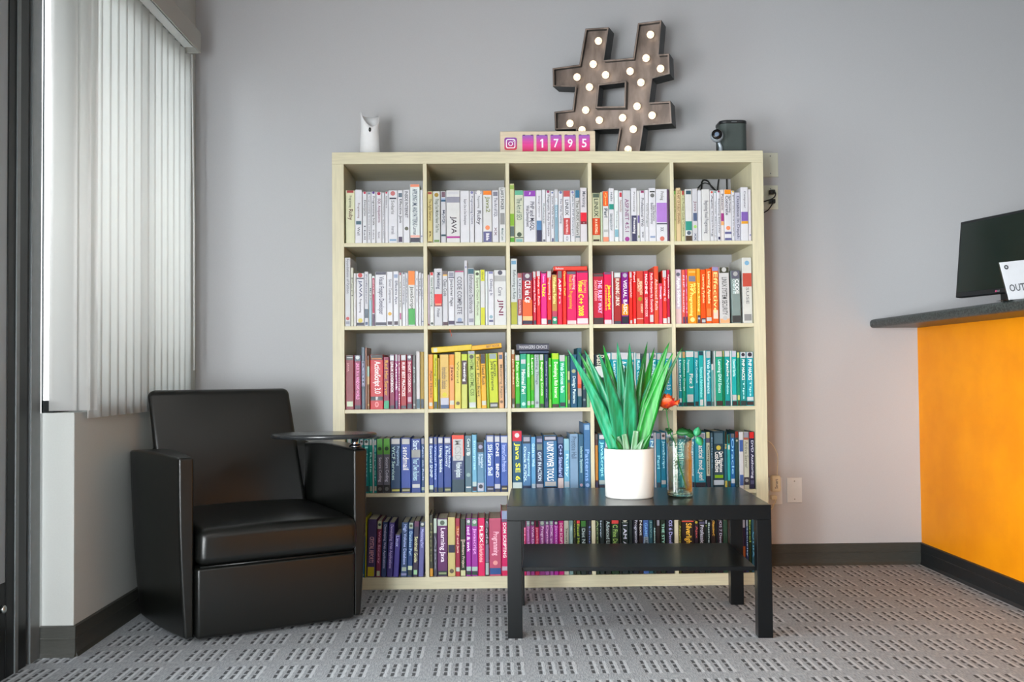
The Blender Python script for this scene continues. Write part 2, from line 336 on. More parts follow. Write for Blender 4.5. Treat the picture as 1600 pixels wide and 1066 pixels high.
# outgoing tray sign
ps = thing('paper_sign', 'white printed paper sign in a clear holder leaning on the counter', 'sign', (2.438, -.90, 1.14), R(8))
bm = bmesh.new(); box(bm, 0, .28, 0, .002, 0, .135); sg = obj('paper', bm, mat('white_paper', 'e6e8ee', .6, noise=.02), ps, rot=(R(-12), R(-6), 0))
bm = bmesh.new(); box(bm, -.002, .282, .0025, .006, 0, .137); obj('clear_backing', bm, pane_m, sg)
bm = bmesh.new(); box(bm, 0, .282, .0, .07, 0, .003); obj('holder_foot', bm, pane_m, ps)
ink = mat('ink_grey', '55585e', .6); obj('lettering', text_bm('OUTGOING', lambda u, v: (.012+u*.150, -.0008, .028+v*.026)), ink, sg)
bm = bmesh.new(); lathe(bm, [(.0035, 0), (.008, 0), (.008, .001), (.0035, .001)], 20, caps=False); obj('round_mark', bm, ink, sg, loc=(.020, -.0004, .116), rot=(R(90), 0, 0))

# ---------------------------------------------------------------- bookcase, five by five open cubes
wood = mat('birch_veneer', 'cfc8ab', .5, spec=.4, noise=.10, scale=14, stretch=(9, 9, .6), bump=.04)
wood_h = mat('birch_veneer_horizontal', 'cfc8ab', .5, spec=.4, noise=.10, scale=14, stretch=(.6, 9, 9), bump=.04)
BX, BH, BD = 1.842, 1.85, .39
bc = thing('bookcase', 'birch cube bookcase of twenty-five open cubes against the grey wall', 'bookcase')
FT = .05
for nm, a in (('top_board', (0, BX, 0, BD, BH-FT, BH)), ('bottom_board', (0, BX, 0, BD, 0, FT))):
    bm = bmesh.new(); box(bm, *a); obj(nm, bm, wood_h, bc, bevel=.001)
for x in (0, BX-FT):
    bm = bmesh.new(); box(bm, x, x+FT, 0, BD, FT+.0003, BH-FT-.0003); obj('side_board', bm, wood, bc, bevel=.001)
PX, PZ = .3516, .3532          # cube pitch across and up
CW = .3356
def cell_x(c): return FT+PX*(c-1)
def shelf_z(r): return BH-FT-PZ*(r-1)-.3372          # top face of the board under row r
for c in range(2, 6):
    bm = bmesh.new(); box(bm, cell_x(c)-.016, cell_x(c), .001, BD, FT, BH-FT); obj('divider', bm, wood, bc, bevel=.0008)
for r in range(1, 5):
    for c in range(1, 6):
        bm = bmesh.new(); box(bm, cell_x(c)+.0002, cell_x(c)+PX-.0162, .0015, BD, shelf_z(r)-.016, shelf_z(r)); obj('shelf', bm, wood_h, bc, bevel=.0008)

# ---------------------------------------------------------------- coffee table
tb = thing('coffee_table', 'black-brown rectangular coffee table with a low shelf before the bookcase', 'table', (.7184, -.8302, 0), -.0466)
blk = mat('black_brown_laminate', '07090b', .28, spec=.32, noise=.12, scale=8, stretch=(1, 12, 1), bump=.03)
bm = bmesh.new(); box(bm, 0, .9, 0, .55, .40, .45); obj('tabletop', bm, blk, tb, bevel=.0015)
for x in (0, .85):
    for y in (0, .50):
        bm = bmesh.new(); box(bm, x, x+.05, y, y+.05, 0, .3998); obj('leg', bm, blk, tb, bevel=.0015)
bm = bmesh.new(); box(bm, .0505, .8495, .03, .52, .222, .236); obj('lower_shelf', bm, blk, tb, bevel=.001)

# ---------------------------------------------------------------- armchair
ac = thing('armchair', 'black leather tub armchair with swivel tablet arm beside the bookcase', 'armchair', (-.334, -.845, 0), math.atan2(.5018, .865))
lea = mat('black_leather', '0a0c0a', .33, spec=.55, noise=.12, scale=18, bump=.10)
def soft(name, pts, bev, parent=ac, seg=5, puff=0, cuts=6, m=lea):
    bm = bmesh.new(); hexa(bm, pts); bmesh.ops.recalc_face_normals(bm, faces=bm.faces)
    if bev: bmesh.ops.bevel(bm, geom=list(bm.edges)+list(bm.verts), offset=bev, segments=seg, profile=.5, affect='EDGES')
    if puff:
        bmesh.ops.subdivide_edges(bm, edges=[e for e in bm.edges if e.calc_length() > .1], cuts=cuts, use_grid_fill=True)
        xs = [v.co.x for v in bm.verts]; ys = [v.co.y for v in bm.verts]; zs = [v.co.z for v in bm.verts]
        x0, x1, y0, y1, zm = min(xs), max(xs), min(ys), max(ys), (min(zs)+max(zs))/2
        for v in bm.verts:
            a = (v.co.x-x0)/(x1-x0); b = (v.co.y-y0)/(y1-y0)
            if v.co.z > zm: v.co.z += puff*max(0, math.sin(math.pi*a))**.5*max(0, math.sin(math.pi*b))**.5
    o = obj(name, bm, m, parent, smooth=True); return o
soft('seat_base', [(0, 0, .012), (.574, 0, .012), (.574, .56, .012), (0, .56, .012), (0, 0, .254), (.578, 0, .256), (.578, .56, .256), (0, .56, .254)], .014)
soft('seat_cushion', [(.002, -.012, .258), (.588, -.012, .260), (.578, .55, .262), (.002, .55, .260), (.008, -.004, .378), (.588, -.004, .378), (.578, .55, .398), (.006, .55, .398)], .03, puff=.022)
bm = bmesh.new(); tube(bm, [(.012, -.004, .2565), (.566, -.004, .2585)], .0035, 8); obj('seam_piping', bm, lea, ac, smooth=True)
# arms: slabs that lean outwards and run back into the shell
def arm(pts_out, pts_in, name):       # lists of (x, y, z) from front-bottom, front-top, ... as profile rows
    pass
def arm_mesh(side):
    bm = bmesh.new(); rows = []
    n = 10
    for i in range(n+1):
        t = i/n; y = .02+.56*t
        zt = .628+.012*math.sin(math.pi*t)-.004*t
        bow = .020*math.sin(math.pi*min(1, t*1.0))
        q = (y-.02)/.48; k = max(0, (y-.49)/.09); fl = .063*min(1, q)+.012*math.sin(math.pi*min(1, q))-.045*k*k
        fb = .048*min(1, q)+.010*math.sin(math.pi*min(1, q))-.035*k*k
        if side < 0: xo_t, xo_b, xi_t, xi_b = -.055-fl, -.034-fb, -.003, -.003
        else: xo_t, xo_b, xi_t, xi_b = .634+fl*.7, .606+fb*.7, .580, .580
        ring = []
        zb = .015
        m = 5
        for j in range(m+1): q = j/m; ring.append((xo_b+(xo_t-xo_b)*q+(-1 if side < 0 else 1)*.006*math.sin(math.pi*q), y, zb+(zt-zb)*q))
        for j in range(m+1): q = 1-j/m; ring.append((xi_b+(xi_t-xi_b)*q, y, zb+(zt-zb)*q))
        rows.append([bm.verts.new(p) for p in ring])
    k = len(rows[0])
    for a, b in zip(rows, rows[1:]):
        for j in range(k): bm.faces.new((a[j], a[(j+1) % k], b[(j+1) % k], b[j]))
    bm.faces.new(rows[0]); bm.faces.new(rows[-1][::-1])
    return bm
for s_ in (-1, 1): obj('arm', arm_mesh(s_), lea, ac, bevel=.009, seg=4)
soft('back_shell', [(-.04, .54, .015), (.62, .54, .015), (.56, .63, .015), (.03, .63, .015), (-.05, .54, .635), (.63, .54, .635), (.56, .64, .65), (.03, .64, .65)], .03)
soft('backrest', [(-.004, .48, .36), (.576, .48, .36), (.570, .62, .36), (.010, .62, .36), (-.046, .575, .852), (.530, .575, .852), (.520, .650, .848), (.000, .650, .848)], .024, puff=0)
for x in (.06, .51):
    for y in (.07, .52):
        bm = bmesh.new(); lathe(bm, [(.018, 0), (.02, .004), (.02, .014)], 16, (x, y, 0)); obj('foot', bm, mb, ac, smooth=True)
tabm = mat('black_tablet_laminate', '26282a', .25, spec=.5, noise=.05)
tl = bmesh.new(); lathe(tl, [(.19, 0), (.195, .003), (.196, .009), (.195, .014), (.191, .017)], 56, (.4903, .0878, .672), 1, .68)
for v in tl.verts:      # turn the oval with its long axis along the world's x
    dx, dy = v.co.x-.4903, v.co.y-.0878; a = -math.atan2(.5018, .865); v.co.x = .4903+dx*math.cos(a)-dy*math.sin(a); v.co.y = .0878+dx*math.sin(a)+dy*math.cos(a)
to = obj('writing_tablet', tl, tabm, ac, bevel=0)
for p in to.data.polygons: p.use_smooth = abs(p.normal.z) < .9
bm = bmesh.new(); lathe(bm, [(.013, .625), (.013, .672)], 20, (.603, .06, 0)); lathe(bm, [(.024, .634), (.024, .640), (.016, .646)], 24, (.603, .06, 0)); obj('swivel_post', bm, mat('polished_steel', 'b8bcc4', .2, 1), ac, smooth=True)

# ---------------------------------------------------------------- potted plant
pp = thing('potted_plant', 'spiky green sword-leaved plant in a smooth white pot on the coffee table', 'potted plant', (1.171, -.60, .45))
bm = bmesh.new(); lathe(bm, [(.002, 0), (.084, 0), (.088, .004), (.0905, .09), (.0905, .1755), (.0895, .178), (.0865, .178), (.0855, .175), (.0855, .150), (.002, .150)], 64, caps=False)
obj('pot', bm, mat('white_ceramic', 'e2e1dc', .35, spec=.4, noise=.02, scale=3), pp, smooth=True)
bm = bmesh.new(); lathe(bm, [(.001, .150), (.084, .152)], 32, caps=False); obj('soil', bm, mat('dark_soil', '3c3228', .95, noise=.5, scale=90, bump=.6), pp)
def leaf_mat(key, c1, c2):
    m = mat(key, c1, .38, spec=.5, noise=1, scale=7, stretch=(14, 14, .6), col2=c2, bump=.05); b = m.node_tree.nodes['Principled BSDF']; b.inputs['Sheen Weight'].default_value = .15; return m
LM = [leaf_mat('leaf_green', '0f9426', '076e1b'), leaf_mat('leaf_bluegreen', '1f9c70', '0b7a48'), leaf_mat('leaf_dark', '0a6e1c', '064e14'), leaf_mat('leaf_cut', '8fa890', '5c8f62')]
def leaf(base, tip, w, m, curve=.5, twist=0., blunt=False, n=14):
    base, tip = Vector(base), Vector(tip); ctrl = Vector((base.x+(tip.x-base.x)*curve*.55, base.y+(tip.y-base.y)*curve*.55, base.z+(tip.z-base.z)*.55))
    bm = bmesh.new(); rows = []
    for i in range(n+1):
        t = i/n; p = base*(1-t)**2+ctrl*2*t*(1-t)+tip*t*t; d = ((ctrl-base)*(1-t)+(tip-ctrl)*t).normalized()
        out = Vector((d.x, d.y-.001, 0)); side = d.cross(Vector((math.sin(twist), -math.cos(twist), .1))).normalized(); nrm = side.cross(d).normalized()
        if blunt: ww = w*(1-.25*t)
        else: ww = w*(.62+1.05*t-1.67*t*t)*1.15 if t < .5 else w*(1-t)**.8*1.25*1.02
        ww = max(ww, .0006)
        for s in (0,): pass
        th = .0012*(1-t)+.0004
        rows.append([bm.verts.new(p+side*ww*.5+nrm*ww*.16), bm.verts.new(p+side*ww*.25+nrm*ww*.03), bm.verts.new(p-nrm*ww*.05), bm.verts.new(p-side*ww*.25+nrm*ww*.03), bm.verts.new(p-side*ww*.5+nrm*ww*.16),
                     bm.verts.new(p-side*ww*.25+nrm*(ww*.03-th)), bm.verts.new(p-nrm*(ww*.05+th)), bm.verts.new(p+side*ww*.25+nrm*(ww*.03-th))])
    for a, b in zip(rows, rows[1:]):
        for k in range(8): bm.faces.new((a[k], a[(k+1) % 8], b[(k+1) % 8], b[k]))
    bm.faces.new(rows[0]); bm.faces.new(rows[-1][::-1])
    return obj('leaf', bm, m, pp, smooth=True)
TIPS = [(-.226, .541), (-.174, .534), (-.160, .538), (-.118, .524), (-.080, .559), (-.035, .568), (-.007, .561), (.090, .571), (.111, .548), (.149, .566), (.151, .526), (.189, .547)]
DY = [-.03, .05, .0, -.07, .06, .02, -.06, .07, .05, -.02, -.06, -.05]
WD = [.052, .048, .052, .066, .056, .056, .066, .046, .056, .066, .062, .036]
MI = [1, 0, 1, 1, 0, 1, 1, 2, 0, 0, 0, 2]
for i, (x, z) in enumerate(TIPS):
    leaf((x*.22, DY[i]*.35-.01, .155), (x, DY[i]*1.6, z), WD[i], LM[MI[i]], .62, random.uniform(-.35, .35))
for i in range(9):          # inner and rear leaves, shorter
    a = -1.0+2.0*i/8; x = a*.12; z = .50+.03*math.cos(i*2.1)
    leaf((x*.2, .02, .155), (x*1.05, .05+.05*math.sin(i*1.7), z-.05*abs(a)), .046, LM[(2, 0, 2, 1)[i % 4]], .6, random.uniform(-.6, .6))
for x, z, y, w, m in ((-.072, .232, -.05, .020, 2), (.076, .238, -.045, .022, 0), (-.060, .215, -.03, .024, 3), (.045, .215, -.055, .026, 3)):
    leaf((x*.35, y, .155), (x, y-.01, z), w, LM[m], .7, 0)
for x, z, y, w in ((.018, .244, -.062, .026), (-.025, .232, -.060, .026), (-.048, .222, -.05, .022), (.000, .238, -.03, .024)): leaf((x*.5, y*.8, .152), (x, y, z), w, LM[3], .8, 0, True)

# ---------------------------------------------------------------- glass vase with a rose
gv = thing('glass_vase', 'clear wavy glass vase holding a single rose, beside the white pot', 'vase', (1.356, -.60, .45))
def thin_glass(key, col, k):
    m = bpy.data.materials.new(key); m.use_nodes = True; n = m.node_tree.nodes; l = m.node_tree.links; n.clear(); o = n.new('ShaderNodeOutputMaterial'); mx = n.new('ShaderNodeMixShader')
    t = n.new('ShaderNodeBsdfTransparent'); t.inputs[0].default_value = lin(col); g = n.new('ShaderNodeBsdfGlossy'); g.inputs['Roughness'].default_value = .04
    w = n.new('ShaderNodeLayerWeight'); w.inputs[0].default_value = k; tcn = n.new('ShaderNodeTexCoord'); nz = n.new('ShaderNodeTexNoise'); nz.inputs['Scale'].default_value = 45; bp = n.new('ShaderNodeBump'); bp.inputs['Strength'].default_value = .18; bp.inputs['Distance'].default_value = .004
    l.new(tcn.outputs['Object'], nz.inputs[0]); l.new(nz.outputs[0], bp.inputs['Height']); l.new(bp.outputs[0], g.inputs['Normal']); l.new(bp.outputs[0], w.inputs['Normal'])
    l.new(w.outputs['Facing'], mx.inputs[0]); l.new(t.outputs[0], mx.inputs[1]); l.new(g.outputs[0], mx.inputs[2]); l.new(mx.outputs[0], o.inputs[0]); return m
def glass_mat(key, col, ior=1.45):
    m = bpy.data.materials.new(key); m.use_nodes = True; b = m.node_tree.nodes['Principled BSDF']; b.inputs['Base Color'].default_value = lin(col)
    b.inputs['Transmission Weight'].default_value = 1; b.inputs['Roughness'].default_value = .02; b.inputs['IOR'].default_value = ior; return m
prof_o = [(.040, 0), (.047, .004), (.048, .016), (.046, .03), (.0465, .07), (.0455, .10), (.047, .13), (.045, .16), (.046, .19), (.0475, .214)]
prof = [(.001, 0)]+prof_o+[(.0455, .2145)]+[(r-.003, z) for r, z in prof_o[::-1] if z > .025]+[(.040, .024), (.001, .022)]
bm = bmesh.new(); lathe(bm, prof, 48, caps=False)
for v in bm.verts:
    r = math.hypot(v.co.x, v.co.y)
    if r > .02: k = 1+.022*math.sin(v.co.z*75+math.atan2(v.co.y, v.co.x)*2)*min(1, v.co.z*12); v.co.x *= k; v.co.y *= k
obj('glass_body', bm, thin_glass('vase_glass', 'eef5f2', .42), gv, smooth=True)
bm = bmesh.new(); lathe(bm, [(.002, .001), (.040, .001), (.046, .005), (.046, .014), (.040, .021), (.002, .021)], 40, caps=False); obj('glass_foot', bm, glass_mat('foot_glass', 'cfe4d4'), gv, smooth=True)
bm = bmesh.new(); lathe(bm, [(.001, .0245), (.038, .0245), (.0405, .03), (.0405, .133), (.001, .134)], 40, caps=False); obj('water', bm, thin_glass('water', 'e8f2f0', .12), gv, smooth=True)
rs = thing('rose', 'single orange rose with green stem and leaves standing in the glass vase', 'flower', (1.356, -.60, .45))
st = mat('rose_stem', '2c7a38', .5, noise=.3, scale=30)
bm = bmesh.new(); tube(bm, smooth_path([(.024, .0, .028), (.016, .0, .06), (-.002, .002, .12), (-.014, .004, .19), (-.030, .004, .225), (-.040, .002, .27), (-.047, 0, .325)]), .0030, 8, .0024); obj('stem', bm, st, rs, smooth=True)
bm = bmesh.new(); tube(bm, smooth_path([(-.028, .002, .222), (.0, -.01, .231), (.03, -.012, .226), (.050, -.012, .223), (.058, -.012, .219)]), .0014, 6); obj('leaf_stalk', bm, st, rs, smooth=True)
def rleaf(c, d, L, w, m, up=(0, -.4, 1)):
    c, d = Vector(c), Vector(d).normalized(); s = d.cross(Vector(up)).normalized(); nn = s.cross(d)
    bm = bmesh.new(); rows = []; n = 8
    for i in range(n+1):
        t = i/n; ww = w*math.sin(math.pi*min(.97, t*.95+.04))**.8*(1+.10*(-1)**i); p = c+d*L*t-nn*(.25*L*t*t)
        rows.append([bm.verts.new(p+s*ww*.5+nn*ww*.12), bm.verts.new(p), bm.verts.new(p-s*ww*.5+nn*ww*.12), bm.verts.new(p-nn*.0008)])
    for a, b in zip(rows, rows[1:]):
        for k in range(4): bm.faces.new((a[k], a[(k+1) % 4], b[(k+1) % 4], b[k]))
    bm.faces.new(rows[0]); bm.faces.new(rows[-1][::-1]); return obj('leaf', bm, m, rs, smooth=True)
RL = mat('rose_leaf', '1d6a30', .45, noise=.35, scale=20); RL2 = mat('rose_leaf_light', '2f9a66', .4, noise=.2, scale=20)
rleaf((-.028, .0, .242), (-.2, -.3, -.1), .030, .022, RL); rleaf((-.030, 0, .232), (-.3, .5, .5), .034, .024, RL); rleaf((-.012, -.008, .234), (.8, -.5, .1), .048, .034, RL, (0, -1, .5))
rleaf((.016, -.014, .234), (1, -.2, -.15), .036, .030, RL, (0, -1, .4)); rleaf((.0, -.006, .230), (.6, .3, .5), .030, .024, RL, (0, -1, .4))
rleaf((.060, -.012, .219), (.25, -.2, .95), .034, .030, RL2, (0, -1, .2)); rleaf((.062, -.014, .217), (.55, -.3, -.9), .036, .030, RL2, (0, -1, .2)); rleaf((.052, -.014, .224), (-.9, -.2, -.1), .024, .020, RL, (0, -1, .3))
pm = [mat('petal_orange', 'f4722a', .5, noise=.25, scale=18, col2='ee5418'), mat('petal_coral', 'ee5a44', .5, noise=.3, scale=20, col2='d8342a'), mat('petal_light', 'fb9a72', .5, noise=.2, scale=20, col2='f4672c')]
def petal(ang, r0, h, w, m, z0, flare=0., ruff=1.):
    bm = bmesh.new(); rows = []; n, k = 8, 9
    for i in range(n+1):
        t = i/n; row = []
        rr = r0*(.22+.78*math.sin(min(1, t*1.25)*math.pi/2))+flare*max(0, t-.55)**1.5
        for j in range(k):
            q = j/(k-1)-.5; a = q*w*(.45+.55*math.sin(math.pi*min(.62, t*.8+.1)))
            z = z0+h*t-h*.55*(abs(q)*2)**2.4*t*t-flare*.5*max(0, t-.6)+ruff*.0016*math.sin(j*1.9+ang*5)*t*t
            row.append(bm.verts.new((-.047+math.cos(ang+a)*rr, math.sin(ang+a)*rr, z)))
        rows.append(row)
    for a, b in zip(rows, rows[1:]):
        for j in range(k-1): bm.faces.new((a[j], a[j+1], b[j+1], b[j]))
    o = obj('petal', bm, m, rs, smooth=True); s = o.modifiers.new('s', 'SOLIDIFY'); s.thickness = .0007; return o
for i in range(5): petal(i*1.26+.3, .036, .030, 2.0, pm[(1, 2, 1, 0, 1)[i]], .322, .012)
for i in range(5): petal(i*1.26+.9, .030, .038, 2.0, pm[(0, 1, 0, 2, 1)[i]], .325, .008)
for i in range(5): petal(i*1.26+.1, .022, .042, 2.1, pm[(2, 0, 1, 0, 0)[i]], .328, .004)
for i in range(4): petal(i*1.57+.4, .014, .044, 2.2, pm[(0, 2, 0, 0)[i]], .330)
for i in range(3): petal(i*2.1, .007, .044, 2.6, pm[0], .332)
petal(-.30, .040, .036, 1.0, pm[0], .326, .035)
for i in range(5):
    a = i*1.26; rleaf((-.047, 0, .323), (math.cos(a), math.sin(a), -.3), .020, .006, st)
bm = bmesh.new(); lathe(bm, [(.003, 0), (.008, .006), (.007, .014), (.004, .018)], 12, (-.047, 0, .316)); obj('calyx', bm, st, rs, smooth=True)

# ---------------------------------------------------------------- things on top of the bookcase
TOP = BH
hs = thing('marquee_hash_sign', 'rusty metal marquee hash symbol with lit round bulbs standing on the bookcase', 'light sign', (1.22, .17, TOP), R(-21))
hs.location.z += .002
OUT = [(-0.1213, 0.5977), (-0.0152, 0.5909), (-0.0386, 0.4457), (0.0949, 0.4411), (0.1193, 0.5925), (0.2225, 0.593), (0.2085, 0.444), (0.2545, 0.4423), (0.2563, 0.3534), (0.1783, 0.3408), (0.1637, 0.2358), (0.2576, 0.2327), (0.2622, 0.1349), (0.1365, 0.1367), (0.1168, 0.0145), (0.0101, 0.023), (0.0299, 0.1329), (-0.0865, 0.1383), (-0.1046, 0.0291), (-0.1864, 0.0357), (-0.1706, 0.1494), (-0.2699, 0.1545), (-0.2716, 0.2354), (-0.1861, 0.2366), (-0.1722, 0.3395), (-0.2767, 0.3527), (-0.2778, 0.4351), (-0.1522, 0.438)]
HOLE = [(-0.0666, 0.3409), (0.0619, 0.3422), (0.0567, 0.2239), (-0.0785, 0.2349)]
BULB = [(-0.0662, 0.5403), (-0.0918, 0.4382), (-0.1679, 0.3876), (-0.035, 0.3833), (-0.1105, 0.3363), (0.0771, 0.3876), (0.1495, 0.4386), (0.1707, 0.5406), (0.2137, 0.3848), (0.1251, 0.3326), (0.1062, 0.2282), (-0.1293, 0.2337), (-0.0666, 0.1821), (0.0403, 0.1832), (0.1733, 0.1817), (-0.2032, 0.1799), (0.0879, 0.1278), (-0.1473, 0.1455), (0.0636, 0.0397)]
DZ = -.0155+.0            # lowest points of the strokes rest on the top board
zmin = min(z for _, z in OUT); zs = lambda z: z if z > .08 else 0.0
OUT = [(-0.1213, 0.5977), (-0.0152, 0.5909), (-0.0386, 0.4457), (0.0949, 0.4411), (0.1193, 0.5925), (0.2225, 0.593), (0.2085, 0.444), (0.2545, 0.4423), (0.2563, 0.3534), (0.1783, 0.3408), (0.1637, 0.2358), (0.2576, 0.2327), (0.2622, 0.1349), (0.1365, 0.1367), (0.1168, 0.0145), (0.0101, 0.023), (0.0299, 0.1329), (-0.0865, 0.1383), (-0.1046, 0.0291), (-0.1864, 0.0357), (-0.1706, 0.1494), (-0.2699, 0.1545), (-0.2716, 0.2354), (-0.1861, 0.2366), (-0.1722, 0.3395), (-0.2767, 0.3527), (-0.2778, 0.4351), (-0.1522, 0.438)]
rust = mat('rusted_metal', 'a39288', .38, .45, noise=.6, scale=7, stretch=(3, 1, 1), bump=.2, col2='7c6e66')
rust_d = mat('dark_metal_side', '3a3d3e', .5, .6, noise=.3, scale=30, bump=.15)
bm = bmesh.new()
for loop in (OUT, HOLE):
    A = [bm.verts.new((x, 0, z)) for x, z in loop]; B = [bm.verts.new((x, .095, z)) for x, z in loop]; n = len(loop)
    for i in range(n): bm.faces.new((A[i], A[(i+1) % n], B[(i+1) % n], B[i]))
o = obj('rim', bm, rust_d, hs); so = o.modifiers.new('s', 'SOLIDIFY'); so.thickness = .0035; so.offset = 0
bm = bmesh.new()
for loop in (OUT, HOLE):
    n = len(loop); A = [bm.verts.new((x, -.001, z)) for x, z in loop]; cx = sum(x for x, _ in loop)/n
    B = []
    for i, (x, z) in enumerate(loop):
        x0, z0 = loop[i-1]; x1, z1 = loop[(i+1) % n]; d1 = Vector((x-x0, z-z0)).normalized(); d2 = Vector((x1-x, z1-z)).normalized()
        nn = Vector((d1.y, -d1.x))+Vector((d2.y, -d2.x)); nn = nn.normalized()*(.006/max(.5, abs(nn.length/2)))
        B.append(bm.verts.new((x+nn.x, -.001, z+nn.y)))
    for i in range(n): bm.faces.new((A[i], A[(i+1) % n], B[(i+1) % n], B[i]))
o = obj('front_lip', bm, rust, hs); so = o.modifiers.new('s', 'SOLIDIFY'); so.thickness = .002
def lit_bulb():
    m = mat('lit_bulb', 'ffffff', .1); n = m.node_tree.nodes; l = m.node_tree.links; b = n['Principled BSDF']
    t = n.new('ShaderNodeTexCoord'); v = n.new('ShaderNodeTexVoronoi'); v.inputs['Scale'].default_value = 170; r = n.new('ShaderNodeValToRGB')
    r.color_ramp.elements[0].color = (1, .88, .68, 1); r.color_ramp.elements[0].position = .2; r.color_ramp.elements[1].color = (.50, .36, .22, 1); r.color_ramp.elements[1].position = .75
    l.new(t.outputs['Object'], v.inputs[0]); l.new(v.outputs['Distance'], r.inputs[0]); l.new(r.outputs[0], b.inputs['Emission Color']); b.inputs['Emission Strength'].default_value = 2.0
    b.inputs['Base Color'].default_value = (.5, .4, .3, 1); return m
bm = bmesh.new(); es = []
for loop in (OUT, HOLE):
    A = [bm.verts.new((x, .040, z)) for x, z in loop]; es += [bm.edges.new((A[i], A[(i+1) % len(A)])) for i in range(len(A))]
bmesh.ops.triangle_fill(bm, edges=es, use_beauty=True)
o = obj('face_plate', bm, rust, hs); so = o.modifiers.new('s', 'SOLIDIFY'); so.thickness = .002
bulb_m = lit_bulb(); sock = mat('bulb_socket', '5a5048', .4, .8)
bmb = bmesh.new(); bmesh.ops.create_uvsphere(bmb, u_segments=16, v_segments=10, radius=.0165)
for v in bmb.verts: v.co.z *= 1.0
bme = bpy.data.meshes.new('bulb'); bmb.to_mesh(bme); bmb.free()
bms = bmesh.new(); lathe(bms, [(.011, 0), (.011, .016), (.013, .018)], 16); bmesh.ops.rotate(bms, verts=bms.verts, matrix=Matrix.Rotation(R(90), 3, 'X')); sme = bpy.data.meshes.new('bulb_socket'); bms.to_mesh(sme); bms.free()
for x, z in BULB:
    b_ = mobj('bulb', bme, bulb_m, hs, (x, .014, max(z, .02)), smooth=True); mobj('bulb_socket', sme, sock, b_, (0, .024, 0))
bm = bmesh.new(); tube(bm, smooth_path([(.06, .08, .03), (.10, .12, .01), (.20, .13, .006), (.30, .10, .006)]), .002, 6); obj('power_cord', bm, mb, hs)

fc = thing('follower_counter', 'pale wooden follower counter box with pink digit tiles reading 1795', 'counter sign', (.716, .08, TOP))
lw = mat('pale_maple', 'd9c8ae', .5, noise=.08, scale=12, stretch=(1, 8, 8))
bm = bmesh.new(); box(bm, 0, .415, 0, .055, 0, .106); obj('wooden_case', bm, lw, fc, bevel=.003)
def grad(key, top, mid, bot, z0, z1):
    m = mat(key, mid, .45); n = m.node_tree.nodes; l = m.node_tree.links; t = n.new('ShaderNodeTexCoord'); s = n.new('ShaderNodeSeparateXYZ'); r = n.new('ShaderNodeMapRange'); c = n.new('ShaderNodeValToRGB')
    r.inputs[1].default_value = z0; r.inputs[2].default_value = z1; c.color_ramp.elements[0].color = lin(bot); c.color_ramp.elements[1].color = lin(top); e = c.color_ramp.elements.new(.5); e.color = lin(mid)
    l.new(t.outputs['Object'], s.inputs[0]); l.new(s.outputs[2], r.inputs[0]); l.new(r.outputs[0], c.inputs[0]); l.new(c.outputs[0], n['Principled BSDF'].inputs['Base Color']); return m
gm = grad('digit_print', '8a5ab8', 'e03a9a', 'd81858', .017, .088); wt = mat('white_print', 'f2ecf6', .5)
for i, ch in enumerate(' 1795'):
    x = .097+i*.0612
    bm = bmesh.new(); box(bm, x, x+.0485, -.004, .001, .018, .088); t_ = obj('digit_tile', bm, gm, fc, bevel=.0008)
    bm = bmesh.new(); box(bm, x, x+.0485, -.0046, -.0038, .0525, .0532); obj('tile_split', bm, mat('tile_joint', '7a1450', .5), t_)  # dark magenta line across the joint of the tile halves
    for xx in (x+.005, x+.0435-.004):
        bm = bmesh.new(); box(bm, xx-.003, xx+.010-.003, -.0052, -.002, .0865, .0895); obj('tile_clip', bm, mat('dark_clip', '4a3038', .5), t_)
    if ch == '1': bm = bmesh.new(); prism(bm, [(x+.0225, .033), (x+.0295, .033), (x+.0295, .071), (x+.0235, .071), (x+.0165, .0655), (x+.0165, .0595), (x+.0225, .063)], -.0048, -.0040); obj('digit', bm, wt, t_)
    elif ch != ' ': obj('digit', text_bm(ch, lambda u, v, x=x, ch=ch: (x+.0135+u*(.0215 if ch != '1' else .013)+(.003 if ch == '1' else 0), -.0048, .033+v*.038)), wt, t_)
lg = grad('logo_print', '7a3aa8', 'b0308a', 'e0302a', .022, .080)
def rrect(cx, cz, h, r, n=6):
    return [(cx+sx_*(h-r)+r*math.cos(a0+k*math.pi/2/n), cz+sz_*(h-r)+r*math.sin(a0+k*math.pi/2/n)) for sx_, sz_, a0 in ((1, 1, 0), (-1, 1, math.pi/2), (-1, -1, math.pi), (1, -1, 1.5*math.pi)) for k in range(n+1)]
bm = bmesh.new(); prism(bm, rrect(.046, .051, .027, .009), -.003, .001); lo = obj('camera_logo', bm, lg, fc)
def ring(o_, i_, y):
    bm = bmesh.new(); n = len(o_); A = [bm.verts.new((x, y, z)) for x, z in o_]; B = [bm.verts.new((x, y, z)) for x, z in i_]
    for k in range(n): bm.faces.new((A[k], A[(k+1) % n], B[(k+1) % n], B[k]))
    return bm
obj('logo_outline', ring(rrect(.046, .051, .0205, .0085), rrect(.046, .051, .0165, .006), -.0036), wt, lo)
obj('logo_lens', ring(rrect(.046, .051, .0100, .0099), rrect(.046, .051, .0066, .0065), -.0036), wt, lo)
bm = bmesh.new(); prism(bm, rrect(.057, .062, .0023, .0022), -.0036, -.002); obj('logo_dot', bm, wt, lo)

